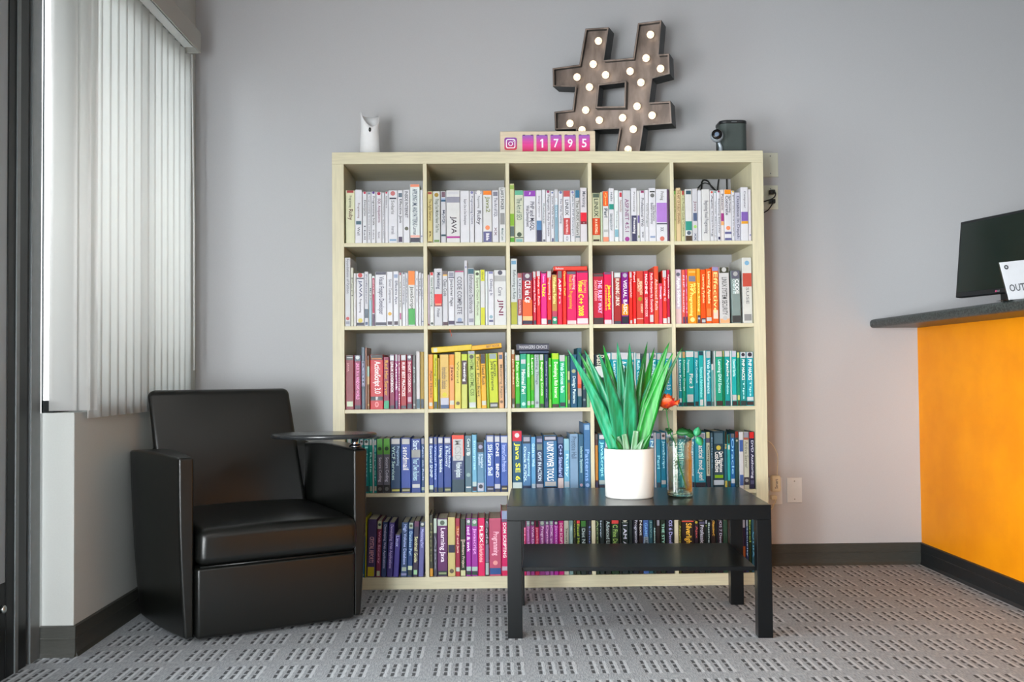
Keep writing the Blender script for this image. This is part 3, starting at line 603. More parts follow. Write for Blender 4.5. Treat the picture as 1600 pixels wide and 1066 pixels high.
dp = thing('air_freshener', 'white upright dispenser with scooped top on the left end of the bookcase', 'dispenser', (.147, .13, TOP))
bm = bmesh.new(); rows = []; seg = 36; prf = [(0, .044), (.03, .0445), (.08, .042), (.13, .0395), (.17, .0395), (.20, .0415)]
def topz(a):       # height of the scooped rim round the body; a = 0 to the right, -pi/2 to the front
    dfr = abs(((a+R(74)+math.pi) % (2*math.pi))-math.pi)
    lft = math.exp(-((abs(((a-R(200)+math.pi) % (2*math.pi))-math.pi))/.7)**2)
    return .132+.058*min(1, dfr/1.5)**1.5+.016*lft
for z, r in prf:
    rows.append([bm.verts.new((math.cos(a)*r, math.sin(a)*r*.9, z*topz(a)/.20)) for a in (2*math.pi*i/seg for i in range(seg))])
for A, B in zip(rows, rows[1:]):
    for i in range(seg): bm.faces.new((A[i], A[(i+1) % seg], B[(i+1) % seg], B[i]))
wp = mat('white_plastic', 'e8e8ea', .35, noise=.02)
bm.faces.new(rows[0][::-1]); o = obj('shell', bm, wp, dp, smooth=True); so = o.modifiers.new('s', 'SOLIDIFY'); so.thickness = .002
bm = bmesh.new(); lathe(bm, [(.0365, 0), (.036, .115), (.030, .122), (.004, .124)], 32, (0, 0, .004), 1, .88); obj('inner_cap', bm, wp, dp, smooth=True)
bm = bmesh.new(); lathe(bm, [(.006, 0), (.0065, .003), (.001, .0035)], 20, (0, 0, 0), .8, 1.5, caps=False); obj('nozzle', bm, mat('black_gloss', '101012', .2), dp, loc=(.004, -.0375, .118), rot=(R(90), 0, 0), smooth=True)

sp = thing('speaker', 'dark rounded cylindrical speaker at the right end of the bookcase top', 'speaker', (1.746, .17, TOP))
def rbox(bm, w, d, r, z0, z1, n=8):
    P = [(sx_*(w-r)+r*math.cos(a0+k*math.pi/2/n), sy_*(d-r)+r*math.sin(a0+k*math.pi/2/n)) for sx_, sy_, a0 in ((1, 1, 0), (-1, 1, math.pi/2), (-1, -1, math.pi), (1, -1, 1.5*math.pi)) for k in range(n+1)]
    prism(bm, P, z0, z1, 'Z')
bm = bmesh.new(); rbox(bm, .060, .060, .030, .004, .145); obj('grille', bm, mat('speaker_grille', '4c5654', .55, .2, noise=.3, scale=400, bump=.3), sp, smooth=False, bevel=.001)
bm = bmesh.new(); rbox(bm, .0615, .0615, .031, .145, .160); obj('top_cap', bm, mb, sp, bevel=.004, seg=3)
bm = bmesh.new(); rbox(bm, .057, .057, .028, 0, .004); obj('base_ring', bm, mb, sp)
bm = bmesh.new(); box(bm, -.012, .012, -.0618, -.0612, .150, .1525); obj('logo_bar', bm, mat('grey_mark', '7c8284', .5), sp)
cm = thing('security_camera', 'small round black and silver camera on a stand left of the speaker', 'camera', (1.672, .05, TOP))
bm = bmesh.new(); lathe(bm, [(.024, 0), (.024, .003), (.018, .006), (.005, .008)], 28, (.002, .02, 0)); obj('base', bm, mat('silver_plastic', 'a8b2bc', .35, .3), cm, smooth=True)
bm = bmesh.new(); tube(bm, smooth_path([(.002, .02, .006), (.004, .022, .03), (-.004, .018, .050)]), .009, 12, .007); obj('stand', bm, mat('silver_plastic', 'a8b2bc', .35, .3), cm, smooth=True)
bm = bmesh.new(); lathe(bm, [(.001, .030), (.018, .030), (.0255, .025), (.0275, .012), (.027, .002), (.024, 0), (.001, 0)], 32, caps=False); hd = obj('camera_head', bm, mat('silver_plastic', 'a8b2bc', .35, .3), cm, loc=(-.012, .018, .076), rot=(R(84), 0, R(-12)), smooth=True)
bm = bmesh.new(); lathe(bm, [(.0225, .0305), (.0225, .033), (.001, .0335)], 32, caps=False); obj('face', bm, mat('black_gloss', '101012', .2), hd, smooth=True)
bm = bmesh.new(); lathe(bm, [(.010, .0337), (.0085, .0355), (.004, .0355), (.001, .0345)], 24, caps=False); obj('lens', bm, mat('lens_blue', '6a7c94', .1), hd, smooth=True)

# ---------------------------------------------------------------- wall plates, plugs, cords
ivory = mat('ivory_plastic', 'd9d9c8', .4, noise=.02); whp = mat('white_plate', 'd6d8d8', .4, noise=.02)
def plate(name, lab, x0, x1, z0, z1, m, holes=()):
    t = thing(name, lab, 'wall plate', ((x0+x1)/2, YB, (z0+z1)/2)); w, h = (x1-x0)/2, (z1-z0)/2
    bm = bmesh.new(); box(bm, -w, w, -.006, -.0004, -h, h); obj('cover', bm, m, t, bevel=.002, seg=3)
    for z in (-h*.72, h*.72):
        bm = bmesh.new(); lathe(bm, [(.003, 0), (.003, .001)], 12); s_ = obj('screw', bm, mat('screw_steel', '8c8e8a', .4, .8), t, loc=(0, -.006, z), rot=(R(90), 0, 0))
    return t
plate('wall_plate', 'blank pale wall plate just right of the bookcase top corner', 1.950, 2.024, 1.814, 1.928, ivory)
p2 = plate('wall_socket', 'ivory wall socket with black plugs right of the bookcase upper cubes', 1.950, 2.021, 1.660, 1.774, ivory)
for z in (.022, -.022):
    bm = bmesh.new(); box(bm, -.014, .014, -.0075, -.005, z-.013, z+.013); obj('socket_face', bm, mat('socket_ivory', 'c6c4ae', .45), p2, bevel=.003)
def plug(lab, x, z, pts, m):
    t = thing('power_plug', lab, 'plug', (x, YB-.008, z)); bm = bmesh.new(); box(bm, -.013, .013, -.030, 0, -.010, .010); obj('plug_body', bm, m, t, bevel=.004, seg=3)
    bm = bmesh.new(); tube(bm, smooth_path(pts), .0028, 8); obj('cord', bm, m, t, smooth=True)
blkp = mat('black_rubber', '181a1a', .45, noise=.1)
plug('black plug in the upper half of the ivory socket by the bookcase', 1.987, 1.739, [(0, -.028, 0), (.010, -.040, -.008), (.004, -.040, -.028), (-.02, -.03, -.04), (-.06, -.02, -.045), (-.13, -.012, -.02)], blkp)
plug('black plug in the lower half of the ivory socket, cord falling left', 1.987, 1.695, [(0, -.028, 0), (-.004, -.038, -.012), (-.014, -.034, -.03), (-.035, -.025, -.05), (-.10, -.015, -.07), (-.15, -.012, -.08)], blkp)
plate('wall_plate', 'blank white wall plate near the floor right of the coffee table', 2.040, 2.110, .291, .407, whp)
p3 = plate('wall_socket', 'white wall socket low behind the right side of the bookcase', 1.950, 2.017, .284, .408, whp)
ad = thing('power_adapter', 'cream power adapter with dark lettering in the low socket by the bookcase', 'adapter', (1.981, YB-.0065, .383))
cream = mat('cream_plastic', 'e4ddc2', .4, noise=.02)
bm = bmesh.new(); box(bm, -.021, .021, -.034, 0, -.037, .037); obj('body', bm, cream, ad, bevel=.007, seg=4)
obj('lettering', text_bm('Smart', lambda u, v: (.007-v*.014, -.0346, -.022+u*.044)), ink, ad)
bm = bmesh.new(); tube(bm, smooth_path([(.008, -.018, .034), (.012, -.016, .08), (.014, -.013, .125), (.002, -.012, .160), (-.020, -.010, .190), (-.07, -.010, .215), (-.14, -.012, .22)]), .0018, 8); obj('cord', bm, cream, ad, smooth=True)
plug('cream plug below the adapter in the low socket', 1.972, .318, [(0, -.028, -.002), (.004, -.030, -.018), (-.004, -.024, -.034), (-.012, -.016, -.052), (-.05, -.012, -.06)], cream)
cb = thing('cable', 'looped black cable hanging behind the books in the top right cube', 'cable', (1.70, .405, 1.76), group='black cables behind the top right cube')
bm = bmesh.new(); tube(bm, smooth_path([(-.10, 0, -.08), (-.05, -.01, -.02), (-.038, -.006, .032), (-.012, 0, .034), (.008, 0, .004), (.04, -.005, -.03), (.06, 0, -.1)]), .0035, 8); tube(bm, smooth_path([(-.06, -.01, .0), (-.034, -.012, .022), (.0, -.012, .012), (.035, -.01, -.03)]), .0025, 8); obj('cord', bm, blkp, cb, smooth=True)
for x0, pts in ((1.737, [(.005, 0, .12), (.005, 0, .06), (.0, 0, .02), (-.006, -.004, -.03), (-.01, 0, -.12)]), (1.778, [(-.001, 0, .12), (-.001, 0, .05), (0, 0, .0), (.002, 0, -.12)])):
    t = thing('cable', 'black cable hanging straight behind the top right cube, %s of two' % ('left' if x0 < 1.75 else 'right'), 'cable', (x0, .405, 1.76), group='black cables behind the top right cube')
    bm = bmesh.new(); tube(bm, smooth_path(pts), .0032, 8); obj('cord', bm, blkp, t, smooth=True)

rb = thing('bookmark_ribbon', 'small orange ribbon dangling under the second shelf, above the yellow books', 'ribbon', (cell_x(2)+.098, .004, shelf_z(2)-.016))
bm = bmesh.new(); tube(bm, smooth_path([(-.004, .012, .0), (-.004, -.007, -.001), (-.001, -.007, -.012), (.003, -.006, -.026), (.002, -.005, -.030)]), .0012, 6); obj('ribbon', bm, mat('orange_ribbon', 'e8571e', .5, noise=.1), rb, smooth=True)

BOOKS = """
@11 530 280 10.15 76 1325 1016
98 243 172 e6e6c0;L172 215 a33;t260 450 887 Programming;T475 650 844 Ruby;t930 990 887 x
245 360 165 eef;L665 720 467;t380 620 a77 Programming;t760 890 667 Wall
365 435 200 eef;D215 c35;T335 585 778 Enterprise;t740 960 889 Hall
437 500 200 eef;D225 789;t260 960 889 Programming Groovy and More
503 575 200 eef;D215 538;T270 735 556 Programming Scala;t800 960 99a Subra
577 670 200 eef;D230 b24;T310 690 b69 SQL Antipatterns;t840 940 99a Karwin
672 712 215 eef;t380 940 99a Web Design
714 770 200 eef;D215 c35;t270 460 778 Release It
772 918 178 eef;D228 c77;L295 320 445;t340 560 bbb Solaris;t750 880 bbc Internals;L955 985 8ac
920 1006 178 eef;L225 290 678;T320 700 667 Effective Java;L920 1003 435
1008 1112 172 eef;T200 620 556 INSIDE INTERNET;D790 665
1114 1272 80 eff;B80 125 f97;T160 740 579 APPLYING UML AND PATTERNS;t760 890 679 Larman;B895 930 fba;B935 1005 445
1276 1320 170 eef;D910 99b
@12 660 280 10.15 76 1308 1000
78 165 192 dc8;L205 235 a33;T310 650 973 The Agile Samurai;t820 930 973 R;L980 998 543
168 283 190 e0e6d8;D250 a82;T310 840 786 Things Your Mother Never Told You;L955 990 795
290 373 190 dde;L200 285 756;B300 325 abd;B325 355 257;T490 720 568 MySQL;B870 900 356;
376 592 175 eee;L200 240 dde;t205 235 556 x;B280 370 99a;T590 860 656 JAVA;B900 930 b39
596 740 185 eef;t225 250 889 x;t320 725 889 Expert One on One Development
742 815 190 eef;D215 88b;T270 710 88b Programming Clojure
820 945 190 eef;L190 235 546;D212 fff;t270 460 aaa Programming;T500 720 667 Ruby;
950 1092 185 eee;B178 255 f81;T280 530 bc6 Java2;D770 f96;B830 995 669;t860 970 eef Bible
1096 1198 180 eef;L205 270 889;T300 600 88a The Art of SQL;t760 900 cab xx
1203 1306 135 eee;T155 490 445 LIAR'S POKER;L540 720 999;t780 970 7aa Michael Lewis
@13 788 280 10.15 76 1320 990
78 155 60 dda;B85 150 9b5;B540 730 8b2;B740 900 566;B920 988 5a2
158 298 163 dde0c8;B163 240 6b9;T290 640 9ba The Art of SEO;D868 454;B910 925 343;L940 985 8bb
300 495 172 eef;B172 265 94b;t195 240 eef Wiley;T350 810 557 PHP and MySQL;Q410 750 557 Web Development
498 590 165 eef;t260 600 bbc Design Patterns;B650 800 58b;B800 985 335
592 650 158 eef;t380 700 9bb Release;L950 985 667
652 728 172 eef;D190 a36;T240 900 889 Pragmatic Ruby Projects
730 784 172 eef;D205 67a;T260 780 889 Jaws Web Design;L930 985 668
786 850 155 dde;B400 985 8ab0c4;t300 600 bcd Photo
852 926 185 eef;D205 67a;T300 700 99b The Web Testing
928 1042 170 eef;B170 270 c55;T320 570 556 LINUX;B610 875 c44;t640 860 fcc IN A NUTSHELL;t900 970 99a O
1044 1112 172 eef;D205 88b;T240 900 9ab Rails for PHP Developers
1114 1194 165 ddd;B165 290 379;T330 890 887 The UNIX Haters;B905 920 356
1196 1306 128 eee0ee;T190 440 99a Marketing;B525 665 e13;B665 710 823;t680 700 fff TCP;t750 870 bab x
@14 916 280 10.15 88 1340 975
85 225 195 cdcea8;L205 270 565;T290 580 565 LINUX;B600 870 d40;t620 850 fca IN A NUTSHELL;L940 970 432
228 262 180 cdb
264 360 165 eee;B165 405 f61;t190 390 fa6 Que;T445 585 357 Perl;L780 820 bbb;B900 975 f97
362 448 120 eef;t190 330 578 Hello;B375 460 298;t530 800 8aa Networking;Q530 780 8aa Management
450 520 150 eff;B780 900 8bc;t480 760 abc Thinking
522 585 165 eef;L190 260 c34;T310 500 eba Networks
588 715 152 dde0ee;T290 820 c7b ASP.NET 4.5.1;D940 a49
718 812 118 eef;t180 500 bbb Processing;B560 975 446;T600 850 dde Processing
814 858 165 eee;B560 680 76a;L880 920 897
860 938 160 eef;L160 200 936;T280 740 889 Professional Web;t820 920 99a xx
940 1000 150 eef;T370 740 9aa Family Unplugged
1002 1116 118 eef;L170 190 222;D240 777;T360 700 889 Eastern Economy;R400 650 889 Data Structures;L890 920 9ac
1118 1298 138 eef;B360 670 b8d;B685 705 556;t750 820 bbc xx;D940 d76;t180 320 bbb Prolog
1300 1314 140 646
@15 1045 280 10.15 82 1325 970
36 118 165 dd9;L165 225 5b4;T260 640 bb8 Good Good;t740 930 bb8 x
120 200 118 e9cfa0;T150 690 b85 THE ART OF PUBLIC SPEAKING;t720 880 996 x
202 262 165 dda;L165 235 a33;T240 900 997 CSS Pocket Guide Cookbook
264 376 142 eee;L165 225 356;t260 600 ccc x;B655 800 398;D840 567;B885 968 543
378 468 132 dde;T330 500 dab Java;L520 650 568;D740 ad7;t840 960 9ac xx
470 528 160 eef;t300 400 ccc x
530 658 145 eee;t180 210 999 x;T330 850 99a Beginning Visual Programming
660 722 165 eef;D195 d65;T240 900 99a Agile Coaching
724 770 165 eef;D190 498;t330 920 99a Web Mastery
772 828 165 eef;D185 a35;T300 850 aab Exploring Everyday;L905 950 335
830 888 152 fee;T220 480 779 Pattern;B530 655 a38;B660 720 fb7
890 1005 150 eef;B150 225 f91;T250 560 557 Concrete;R250 520 557 Style Cascading;D765 f96;B825 860 669;B925 960 669
1007 1056 165 eef;t240 900 99a Practices;D185 ec4
1058 1150 195 ccd;T260 930 88a Database In Depth
1152 1272 115 eef;t180 450 99a Computer;B510 655 86b;B658 700 ea3;t740 860 99a x
1274 1318 150 eee0ee;D880 77a
@21 530 395 8.886 66 1165 1018
62 148 60 dde0ec;T80 560 aab Foundations of Python;D910 c55;L950 990 99a
150 190 200 ddc;t340 600 887 Perl
192 226 280 eee
228 336 278 eef;B345 362 445;D310 c44;T380 620 459 JAVA;t640 830 667 Programming;B970 1010 334;D940 dc5
338 398 258 dde;t300 700 99b Professional;B780 905 567;L960 1000 568
400 444 285 dee;T490 660 568 My Job;B660 1010 acd
446 488 318 eee;B350 840 b25;t370 580 eee WHAT IN THE ANGEL;B850 1015 646
490 648 262 eef;B262 305 556;T330 860 88a Visual Foxpro Developer;B968 1008 445;t980 1000 eee x
650 736 262 eef;T370 700 aab Server Components;D850 da2;L955 1003 434
738 818 255 eef;L300 350 9ac;T390 720 88a Effective Ajax;L955 1005 434
820 860 275 eee;L275 310 a35;L840 930 b48;t400 760 aab Guide
862 912 270 eef;D285 667;T330 720 889 Cloud Computing;t870 990 9ab x
914 944 280 eef;t350 700 aab Sams
946 1046 250 eee;B250 450 f82;T470 790 665 JavaScript;B780 1005 3a4
1048 1092 255 eef;t300 700 bbc Tips
1094 1130 275 eef;T350 600 99a Tech Fun;t850 920 99b x
1132 1166 290 dde;T350 650 87b Web Apps;D960 558
@22 660 395 8.886 72 1158 1003
70 98 300 dcd;B980 1000 722
100 160 265 eee;L265 310 d33;T340 740 6a8 Game Programming;t810 900 99a x;D975 343
162 276 215 dde;T270 500 88a Marketing;B570 700 e00;B700 740 823;L700 725 f97;t770 890 99a Pinker
278 352 250 dde;B250 300 766;B300 320 eb5;T365 600 556 Clean Code;B955 1000 534
354 444 255 eef;L270 330 99a;B335 350 446;T365 740 556 JavaServer Pages;B940 990 435;t950 980 eee x
446 576 245 dde;B245 270 b47;T330 850 889 CODE COMPLETE;D930 9ac;L950 975 556
578 624 105 dde;D200 88a;t380 600 bbc x
626 716 215 dde;B225 295 367;T310 840 889 Information Dashboards;L910 960 99a
718 796 245 dec;D295 443;T350 870 aa8 Expert Oracle Practices
798 864 235 eee;B235 395 dd1;t270 370 aa3 Que;B760 1000 dd1
866 900 260 eff
902 986 260 eef;L265 295 88b;T370 600 aac Debug It;D890 9bc;L930 960 668
988 1156 242 eee;D280 556;B320 400 bbb;t480 600 bbc Core;T650 870 b47 JINI;t900 940 cc9 x
@23 788 395 8.886 82 1185 990
88 182 60 dee;L90 140 7ac;T220 630 899 Refactoring in Ruby;B670 985 bb3;t920 960 eec x
184 248 262 dde;B262 330 b66;T350 630 99a UNIX;B630 860 a33;t650 840 ecc IN A NUTSHELL;L945 985 eee
250 396 258 b12;B258 370 635;D305 ccc;T370 680 eee CLR via C#;B640 870 f62;B870 930 ec8;B935 980 224
398 448 240 d24;B240 330 ddd;T340 820 fbb Learning Rails Today;B930 985 445
450 508 235 e12;B235 310 dde;T320 720 fbb Ruby on Rails;t830 960 fbb x
510 596 245 e08;B245 270 445;t290 400 f9d Dummies;T420 600 fd0 Unix;B905 980 fee;t935 975 823 x
598 662 235 e22;B235 330 ddd;T340 640 fbb Programming C#;B920 980 234
664 742 290 c46;B290 800 c94;T320 700 fd8 Windows Forms;B880 980 297;D920 efe
744 812 235 e14;B235 340 877;T350 530 eef ASP;t540 700 eaa in
814 872 235 e21;T240 580 fb5 OpenGL Perl;t640 900 f54 x
874 1010 245 e06;B238 285 667;T290 770 f91 Visual Basic Programming;R300 500 faa Beginning;B935 985 fdd;t950 980 945 x
1012 1176 238 e06;B235 265 635;T370 870 fd0 Visual C++ 2008;R370 550 f95 Express;B905 980 fde;t920 970 a35 x
H 690 1162 165 225 e43;t720 830 eef Release
@24 916 395 8.886 92 1200 972
98 250 255 c03;B262 300 544;T350 820 fad THE RUBY WAY;Q350 640 e88 Second Edition;B880 970 433;t910 960 ccc x
252 362 235 e05;B235 270 757;T420 770 fd0 JavaScript;Q420 780 f92 Database;B910 970 fde;t930 960 945 x
364 386 225 fde
388 496 235 a22;B235 320 899;L250 310 eee;T330 715 edc RUNNING LINUX;t820 900 ecc x;B930 970 445
498 602 240 808;D285 bbc;T350 830 fee VISUAL BASIC;B690 850 f91;B865 965 223;t880 950 ccc x
604 656 230 e21;L240 320 ddd;T340 600 fbb Programming Ruby;L920 965 edd
658 708 230 e11;T240 380 fbb Perl;L900 965 edd
710 812 222 d43;T370 560 fca BREAKING INTO;Q330 520 fca SECURITY;D620 a90;R690 820 fca CODEY;B890 905 fba
814 884 222 d23;T270 550 fee MACHINE;T600 870 fbb LEARNING CODE
886 958 240 d23;T260 810 fbb Rails Recipes by Example;L845 945 edd
960 1024 158 e53;T340 780 faa Advanced Rails;t880 930 fa8 x
1026 1078 400 e46;T450 620 fcd Design
1080 1142 215 e32;B215 320 ddd;T330 650 fbc Learning C;B895 965 eee
1144 1184 210 c14;T280 620 fcc Python Web;t700 800 fbb x;B880 965 edd
@25 1045 395 8.886 96 1175 963
100 192 215 dcd;D285 667;B760 960 ecc;T330 730 dde Apple Software;t860 880 8ba x
194 242 220 e65;T300 820 fbc PHP Security;L870 960 546
244 272 215 e46;t300 820 fbd Mysql;B870 960 546
274 398 210 f91;L240 265 fc6;L310 385 889;T420 860 fd7 PHP Programming;R410 560 fe6 MySQL;D910 fe9
400 452 205 fa2;T400 800 fd7 Java Swing;B850 960 545;D895 ccd
454 526 220 f50;T290 680 fb8 Learning Python;B890 960 545;L910 950 ddd
528 608 205 f61/-22;T250 690 fc9 Learning Apache;L760 860 f84;B880 930 ddd
610 704 180 e62/-30;B180 240 99c;T260 820 fb7 Effective;L780 900 fdc
716 858 185 e8e4e4/-28;B185 270 443;D225 ddd;T330 850 777 LINUX SYSTEM SECURITY;D890 ccc;B900 960 fb8
882 1008 235 8a9b98/-12;B235 350 667;D285 bbb;T360 560 dee CODE;Q360 560 bcc COMPLETE;B860 955 444;t870 950 eee x
1034 1168 55 eed/-5;D135 8bd;B275 460 c54;t470 700 ccc SUSE;L840 930 999
@31 530 525 8.886 70 1172 1018
80 196 260 823;B265 330 444;L290 300 ddd;Q370 490 b88 JAVA;L905 975 cdb
198 294 260 814;B260 345 567;D295 dee;T370 880 e8b LINUX IN A WINDOWS WORLD;B960 1010 334
296 350 150 567;B345 700 aac;t350 740 456 Rails
352 364 155 b87
366 416 265 741;B265 330 533;B420 580 9ba;B560 670 ca7;D955 c95;t360 410 ccb x
418 602 255 c12;B255 330 222;L305 320 c72;T350 800 fdd ActionScript 3.0;B840 895 223;T845 890 eee Bi;t910 990 e88 o
604 686 290 814;T340 830 b82 Red Hat Server;B900 1010 2a7
688 760 258 814;B258 345 99a;L275 335 eee;T360 790 edd LINUX COOKBOOK;t845 930 e9b x;B965 1010 334
762 806 255 a48;B255 350 bbb;T370 760 edd Asterisk;B900 1010 557
808 838 262 b57;B262 350 cbc;T380 980 ecd Learning Lisp
840 926 258 a12;B258 345 877;L270 335 dde;T370 840 ecc RUBY BEST PRACTICES;t880 935 eab x;B970 1010 334
928 1004 262 914;B262 340 667;D295 dee;T360 790 dbb SNORT COOKBOOK;L850 920 cab;B945 1010 445
1006 1056 270 666;t420 660 9aa Java;D960 bbb
1058 1114 215 e8dadf;t300 850 bab x;B880 1010 467
1116 1172 220 a80;B880 1010 345
@32 660 525 8.886 78 1172 1003
80 150 250 e90;T470 850 b60 Ajax Hacks;L915 965 ddc
148 208 250 dd0;T310 700 990 Running Xen;B905 1000 344
204 240 300 a80;B600 1000 443
242 368 250 e8c060/-12;T430 730 a98 Introduction Statistics;D810 dc0;B855 950 ccd;B950 1000 358
370 442 250 f8a860/-16;T420 620 a30 Java;B250 400 f91;B890 950 ddc
444 532 215 e8d860/-22;D930 653;t350 650 bb5 Word
536 620 245 d5d96a/-12;B245 330 cd2;B340 670 423;T370 630 eee Investing;t700 960 8a3 x
640 742 205 bcd46a/-26;B205 250 aab;D290 554;T330 830 8a4 HTML XHTML CSS;B920 990 dee
752 814 250 ec5/-30;T290 850 a93 Perl Pocket
810 888 245 fb2/-22;B245 385 334;T410 680 531 Head Rush;B900 960 ddc
892 922 240 9b2/-20
924 1050 240 d2dd10/-14;L250 320 9aa;T350 760 782 Java Extreme;R350 560 782 Learn;B925 1000 444;L945 980 bbb
1056 1128 225 ecb888/-10;L265 325 568;T400 870 a97 Mastering Regex;D915 864
1140 1176 230 dee;T280 800 bcd DesignWebs
H 130 690 135 215 ec1/4;L160 210 ddb
H 680 1100 165 230 fb1/5;T890 1075 743 BEST BOOK
@33 788 525 8.886 90 1190 985
96 146 170 a63;B170 235 ccb;T300 660 eb9 Java Pocket;B850 985 443;L930 980 bbb
148 216 245 3b1;B245 325 ccc;T350 690 bfa Palm webOS;B925 985 343
218 308 230 1a8;L310 370 dde;T450 790 eff Minimal Perl;D930 cfe
310 362 235 4c3;B235 560 8e8;T370 560 cfc Linux;B890 950 ccc
364 414 240 3b1;T290 520 cfb Learn;B530 740 7b2;B890 940 bcb
416 486 240 bcc;T240 660 99a Getting Things;D915 889
488 550 240 4b2;B240 325 ccc;T350 820 cfb Beginning Cocoa;B930 980 343
552 612 240 135;t340 850 99b Building Your Own;B900 970 446;
614 656 290 5b2;D400 ccc;B870 985 9c5
658 762 225 2c2;B225 310 bd1;T350 850 dfc Developing a Rich Internet;B935 985 433
764 850 250 0b7;B250 340 ccc;T360 780 bfe Web Services Rails;B915 970 334
852 874 270 6e5
876 916 260 365;B480 600 cc9;B640 880 973;L880 930 bb9
918 1012 245 157;D480 bb8;T550 930 bcc Design Patterns
1014 1078 155 156;B460 660 f76;B660 720 d52;B720 830 aaa;t170 440 8ac x
1080 1142 240 134;t430 740 798 Guide;D880 899
1144 1196 250 9c9;B450 980 7b8
H 210 620 190 228 346
H 168 624 92 185 445;T210 600 dde MANAGERS CHOICE;
@34 916 525 8.886 105 1205 975
115 292 240 123;T250 410 aa9 Bash;B870 975 ddc;D940 557;B410 560 dee
294 352 215 2bc;B225 310 eef
354 440 215 1ab;B215 310 ddd;T330 800 cee Learning Flash
442 600 215 1ab;B215 310 dde;T330 800 cee Advanced Perl
602 676 215 1ab;B225 315 ddd;T350 570 dee Tomcat
678 690 215 eff
692 768 225 1ab;B225 310 ddd;T330 800 bee Rails Cookbook
770 820 240 344;B410 560 ddd;T580 900 bcc Web
822 890 225 dde;B700 970 1ab
892 990 222 1ab;B222 310 ccc;D265 778;T330 800 bee Hibernate;B890 970 344
992 1060 225 1ab;B235 320 ddd;T330 700 bee XML
1062 1078 230 eff
1080 1204 222 1ac;B225 305 dde;T330 740 cff Programming 3.0;B890 970 344
@35 1045 525 8.886 126 1195 960
124 140 380 baa
142 158 215 dee
160 212 215 1ab;B215 300 ddc;T330 750 bff Linux Kernel;B850 905 dee;L910 950 234
214 262 215 1a8;B215 300 c96;T330 750 bed Database Design;B905 955 345
264 376 205 1bb;B215 290 eee;T520 715 eff Flex 3;Q330 500 bee Programming;L800 900 dee;B905 955 333
378 436 215 1ab;B215 300 ccc;T330 650 bff Ajax Cookbook;B895 955 344
438 506 210 1bb;B215 270 245;T430 840 8dd Network Administration;L870 950 eee
508 536 205 dff
538 606 205 1ab;B215 305 ccc;T330 790 bee Web Performance;B895 955 345
608 644 385 7bb;B385 470 eee;B900 955 677
646 664 205 dee
666 764 210 1a8;B215 290 dcc;T330 780 bfd Learning GNU Emacs;B890 955 433
766 790 205 185;B210 290 ba6
792 868 210 1aa;B210 290 dde;T330 560 dff Apache;t570 800 aee The Definitive;B890 955 345
870 888 205 dff
890 958 210 1bb;B210 295 ccd;T330 560 bee Essential Samba;B810 885 ddd;B895 955 433
960 1000 230 197;B230 305 dd8;B815 880 dd8;B890 955 443
1002 1086 225 199;B230 310 dde;D265 334;T330 610 eff PHP HACKS;t620 870 aed Tips;B890 955 344
1088 1188 225 1ab;B230 310 dde;D265 334;T330 610 eff PHP HACKS;t620 830 aed Tips;B840 890 dee;B900 950 433
@41 560 655 8.883 -195 915 1018
-170 -112 260 199;B260 340 ddd;T370 800 8cc Programming
-110 -52 260 199;B260 340 ddd;T370 800 8cc Web
-50 4 260 199;B260 340 ddd;T370 800 8cc Perl
6 60 260 199;B270 345 ccd;D300 333;B940 1000 344
62 135 265 199;B280 350 dee;D300 344;B920 1000 455;T370 800 8cc Linux
137 182 265 1a9;B270 350 ccc;T450 730 9dd Rails;B925 990 bcb
184 192 260 eef
194 242 270 199;B280 350 ddd;T380 850 8cc Server;B925 985 ccb
244 332 255 778/-6;B255 480 6b5;D400 353;T520 860 bbc Secure Coding;B905 1012 333;D960 777
334 430 252 778/-6;B252 480 7c5;D400 353;T520 860 bbc Secure Coding;B905 1012 333;D960 777
436 576 252 147;B262 340 99a;L268 335 eee;Q370 840 bdf WCF Services;R370 640 9bd Programming;B955 1010 222;L970 995 dd6;t890 920 abc x
580 718 250 35b;B260 345 446;L268 340 ddd;T380 700 ddf sendmail;t810 920 88c x;B950 1010 222;L970 995 bb8
722 860 265 249;T290 420 bcf Start;B420 530 aaa;T540 850 ace Your Own Business;L900 950 eee
862 916 255 147;B265 340 99a;T365 850 9ac Ajax on Rails;B940 985 aba
@42 660 655 8.886 90 1185 1005
92 158 240 249;B250 345 445;L260 330 eee;T365 800 bcf Essential SNMP;B905 965 cdc;B965 1005 233
160 212 242 35a;B255 340 778;T365 830 9ad Virtual Private;B935 1005 334
214 296 242 249;B250 335 556;L258 325 dde;T365 730 cdf Using Samba;t850 930 79c x;B940 1005 233
298 404 242 249;B250 345 557;L260 325 dde;T365 650 bce & Recovery;R365 670 bce Unix Backup;B935 1005 233;L955 980 aa7
406 586 215 347;B215 510 e42;L275 570 ddd;T290 560 888 MCSD;T590 800 cdd Windows Applications;B830 1000 245
590 686 225 578;T270 500 bcc Core JSTL;D480 cdd;D770 9bb;L930 950 eee
688 756 215 7bd;T300 700 9ce Enterprise;B865 925 cdd;B930 990 423
758 856 325 69b;B325 460 334;D385 aac;T490 670 bcd Delphi;Q490 640 bcd Programmer;B880 990 ccd;D930 334
858 882 290 7ad
884 994 225 46b;B235 320 99a;L245 315 dde;T355 780 cde SSH Secure Shell;t850 920 88c x;B930 1005 334;L955 975 99a
996 1082 230 35a;B240 320 99a;L245 315 dde;T340 520 eef DNS;T620 810 eef BIND;B900 960 dde;B965 1005 334
1084 1184 230 46b;B245 330 dde;T360 730 9ad Internet Core Protocols;B920 1005 223;L950 970 cb8
@43 788 655 8.886 108 1205 990
112 255 150 157;B155 295 d03;D215 fee;T320 840 dd3 Java SE 6;B865 945 cdd
